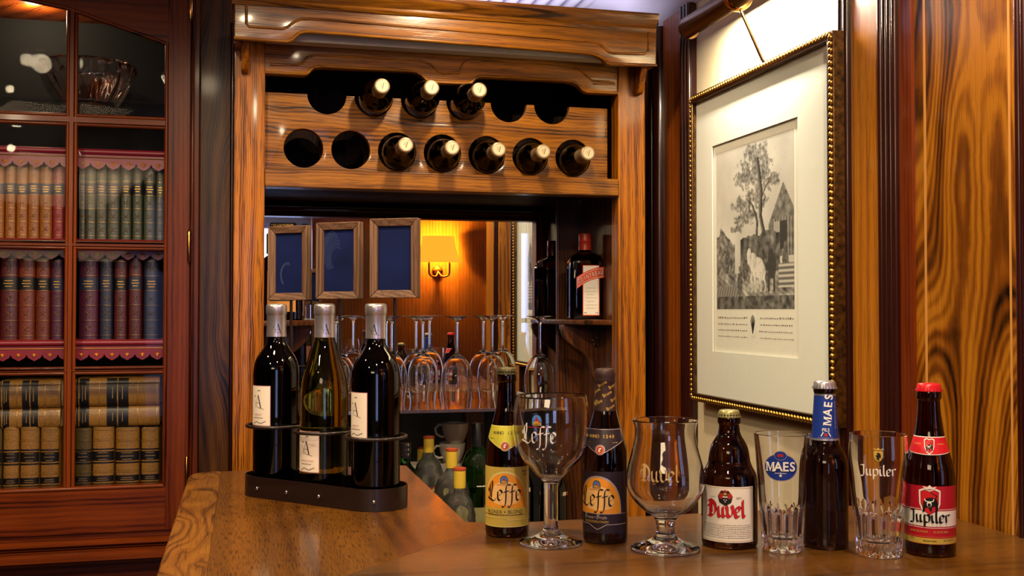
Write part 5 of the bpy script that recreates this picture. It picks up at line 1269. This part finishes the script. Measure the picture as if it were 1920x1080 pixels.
# picture lamp
LX = .945; cA = on(1384, 12, x=LX); cB = on(1292, 43, x=LX); zL = (cA.z+cB.z)/2+.004; yA = cA.y; yB = cB.y
lampt = thing('picture_lamp', 'brass tube picture lamp above the framed engraving', 'lamp', (WX, yA, zL))
def lpn(o, par=None):
    o.parent = par or lampt
    if par is None: o.location = -Vector(lampt.location)
    return o
r_ = .0245; mb = MB(); n = 20; yC = yA-(yB-yA)
sec = [(LX+r_*math.cos(R(a)), zL+r_*math.sin(R(a))) for a in [-25+(290/n)*i for i in range(n+1)]]
sec2 = [(LX+(r_-.0012)*math.cos(R(a)), zL+(r_-.0012)*math.sin(R(a))) for a in [-25+(290/n)*i for i in range(n+1)]]
mb.prism(sec+sec2[::-1], yC, yB, 'Y'); tb = lpn(mb.build('tube_shade', 'brass'))
mb = MB().lathe([(0,-.003),(r_,-.003),(r_+.001,0),(r_,.003),(0,.004)], 24, mat=Matrix.Translation((LX, yB, zL)) @ Matrix.Rotation(PI/2, 4, 'X')); lpn(mb.build('end_cap', 'brass'), tb)
mb = MB().lathe([(0,-.003),(r_,-.003),(r_+.001,0),(r_,.003),(0,.004)], 24, mat=Matrix.Translation((LX, yC, zL)) @ Matrix.Rotation(PI/2, 4, 'X')); lpn(mb.build('end_cap', 'brass'), tb)
mb = MB().lathe([(.0255,-.012),(.0285,-.008),(.029,0),(.0285,.008),(.0255,.012)], 28, mat=Matrix.Translation((LX, yA, zL)) @ Matrix.Rotation(PI/2, 4, 'X'))
mb.ball((LX-.004, yA-.0, zL+.004), .024, 0, 16, 10, (1, .6, 1)); lpn(mb.build('collar', 'brass_bright'), tb)
ab = on(1430, 110, x=FX+.006)
lpn(MB().tube([(LX, yA-.004, zL-.02), (FX+.004, ab.y, ab.z), (FX+.010, ab.y, ab.z-.008)], .0034, 8).build('arm', 'brass'))
lpn(MB().tube([(LX-.004, yC+.02, zL-.004), (LX-.004, yB-.02, zL-.004)], .009, 10).build('bulb', emis('picture_bulb', '#ffd890', 30)))
light('picture_lamp_light', 'AREA', (LX+.004, (yC+yB)/2, zL-.014), 8.5, (1, .88, .68), (.30, .02), (WX-.01, (yC+yB)/2, zL-.12))
# wall sconce behind the camera, seen in the mirror
q = on(826, 466, y=2*BY+.50); sx_, sz_ = q.x, q.z
sc = thing('wall_sconce', 'brass twin arm wall sconce with yellow shade, glowing in the mirror', 'wall lamp', (sx_, -.60, sz_))
m, tt, bb = newmat('shade_cloth'); bb.inputs['Base Color'].default_value = lin('#e8b040'); bb.inputs['Emission Color'].default_value = lin('#ffae2c'); bb.inputs['Emission Strength'].default_value = 1.1; bb.inputs['Roughness'].default_value = .8
prf = [(.095,.075),(.100,.03),(.112,-.02),(.132,-.078)]
mb = MB(); vs = []; n = 24
for k_, (r, z) in enumerate(lp(prf, 4)):
    for i in range(n+1): a = PI*i/n; vs.append((r*math.cos(a), .02+r*.72*math.sin(a), z))
kk = len(lp(prf, 4)); fs = [(j*(n+1)+i, j*(n+1)+i+1, (j+1)*(n+1)+i+1, (j+1)*(n+1)+i) for j in range(kk-1) for i in range(n)]
mb.add(vs, fs, 0, True); sh_ = mb.build('shade', m, sc); so = sh_.modifiers.new('solid', 'SOLIDIFY'); so.thickness = .0015
MB().lathe([(0,0),(.035,0),(.03,.012),(.012,.02),(0,.02)], 24, mat=Matrix.Translation((0, .0, -.13)) @ Matrix.Rotation(-PI/2, 4, 'X')).build('backplate', 'brass_bright', sc)
for s_ in (-1, 1):
    MB().tube(cr([(0,.02,-.13),(.02*s_,.05,-.16),(.055*s_,.06,-.15),(.06*s_,.06,-.11),(.06*s_,.06,-.07)], 6), .006, 8).build('arm', 'brass_bright', sc)
    MB().lathe([(0,-.07),(.012,-.07),(.016,-.062),(.010,-.06),(.010,-.01),(0,-.01)], 16, c=(.06*s_, .06)).build('candle', solid('candle_sleeve', '#f0e0c0', .5), sc)
    MB().ball((.06*s_, .06, .012), .014, 0, 12, 8, (1, 1, 1.5)).build('bulb', emis('sconce_bulb', '#ffd080', 20), sc)
light('sconce_light', 'POINT', (sx_, -.535, sz_+.02), 22, (1, .50, .14), .03)
# recessed ceiling lights
for i, (x, y, p_) in enumerate(SPOTS):
    pos = ['over the rack cornice', 'over the left counter end', 'over the beer glasses', 'before the bookcase', 'near the camera side', 'left of the bar'][i]
    t = thing('recessed_downlight', 'small brass ceiling spotlight '+pos, 'ceiling light', (x, y, CEIL+.02), 0, 'recessed ceiling lights')
    MB().lathe([(.030,-.012),(.033,-.018),(.045,-.018),(.048,-.010),(.048,0),(.030,0)], 32, closed=True).build('ring', 'brass_bright', t)
    MB().lathe([(0,-.006),(.029,-.006),(.029,-.003),(0,-.003)], 24).build('lens', emis('lamp_lens', '#ffe0b0', 12), t)
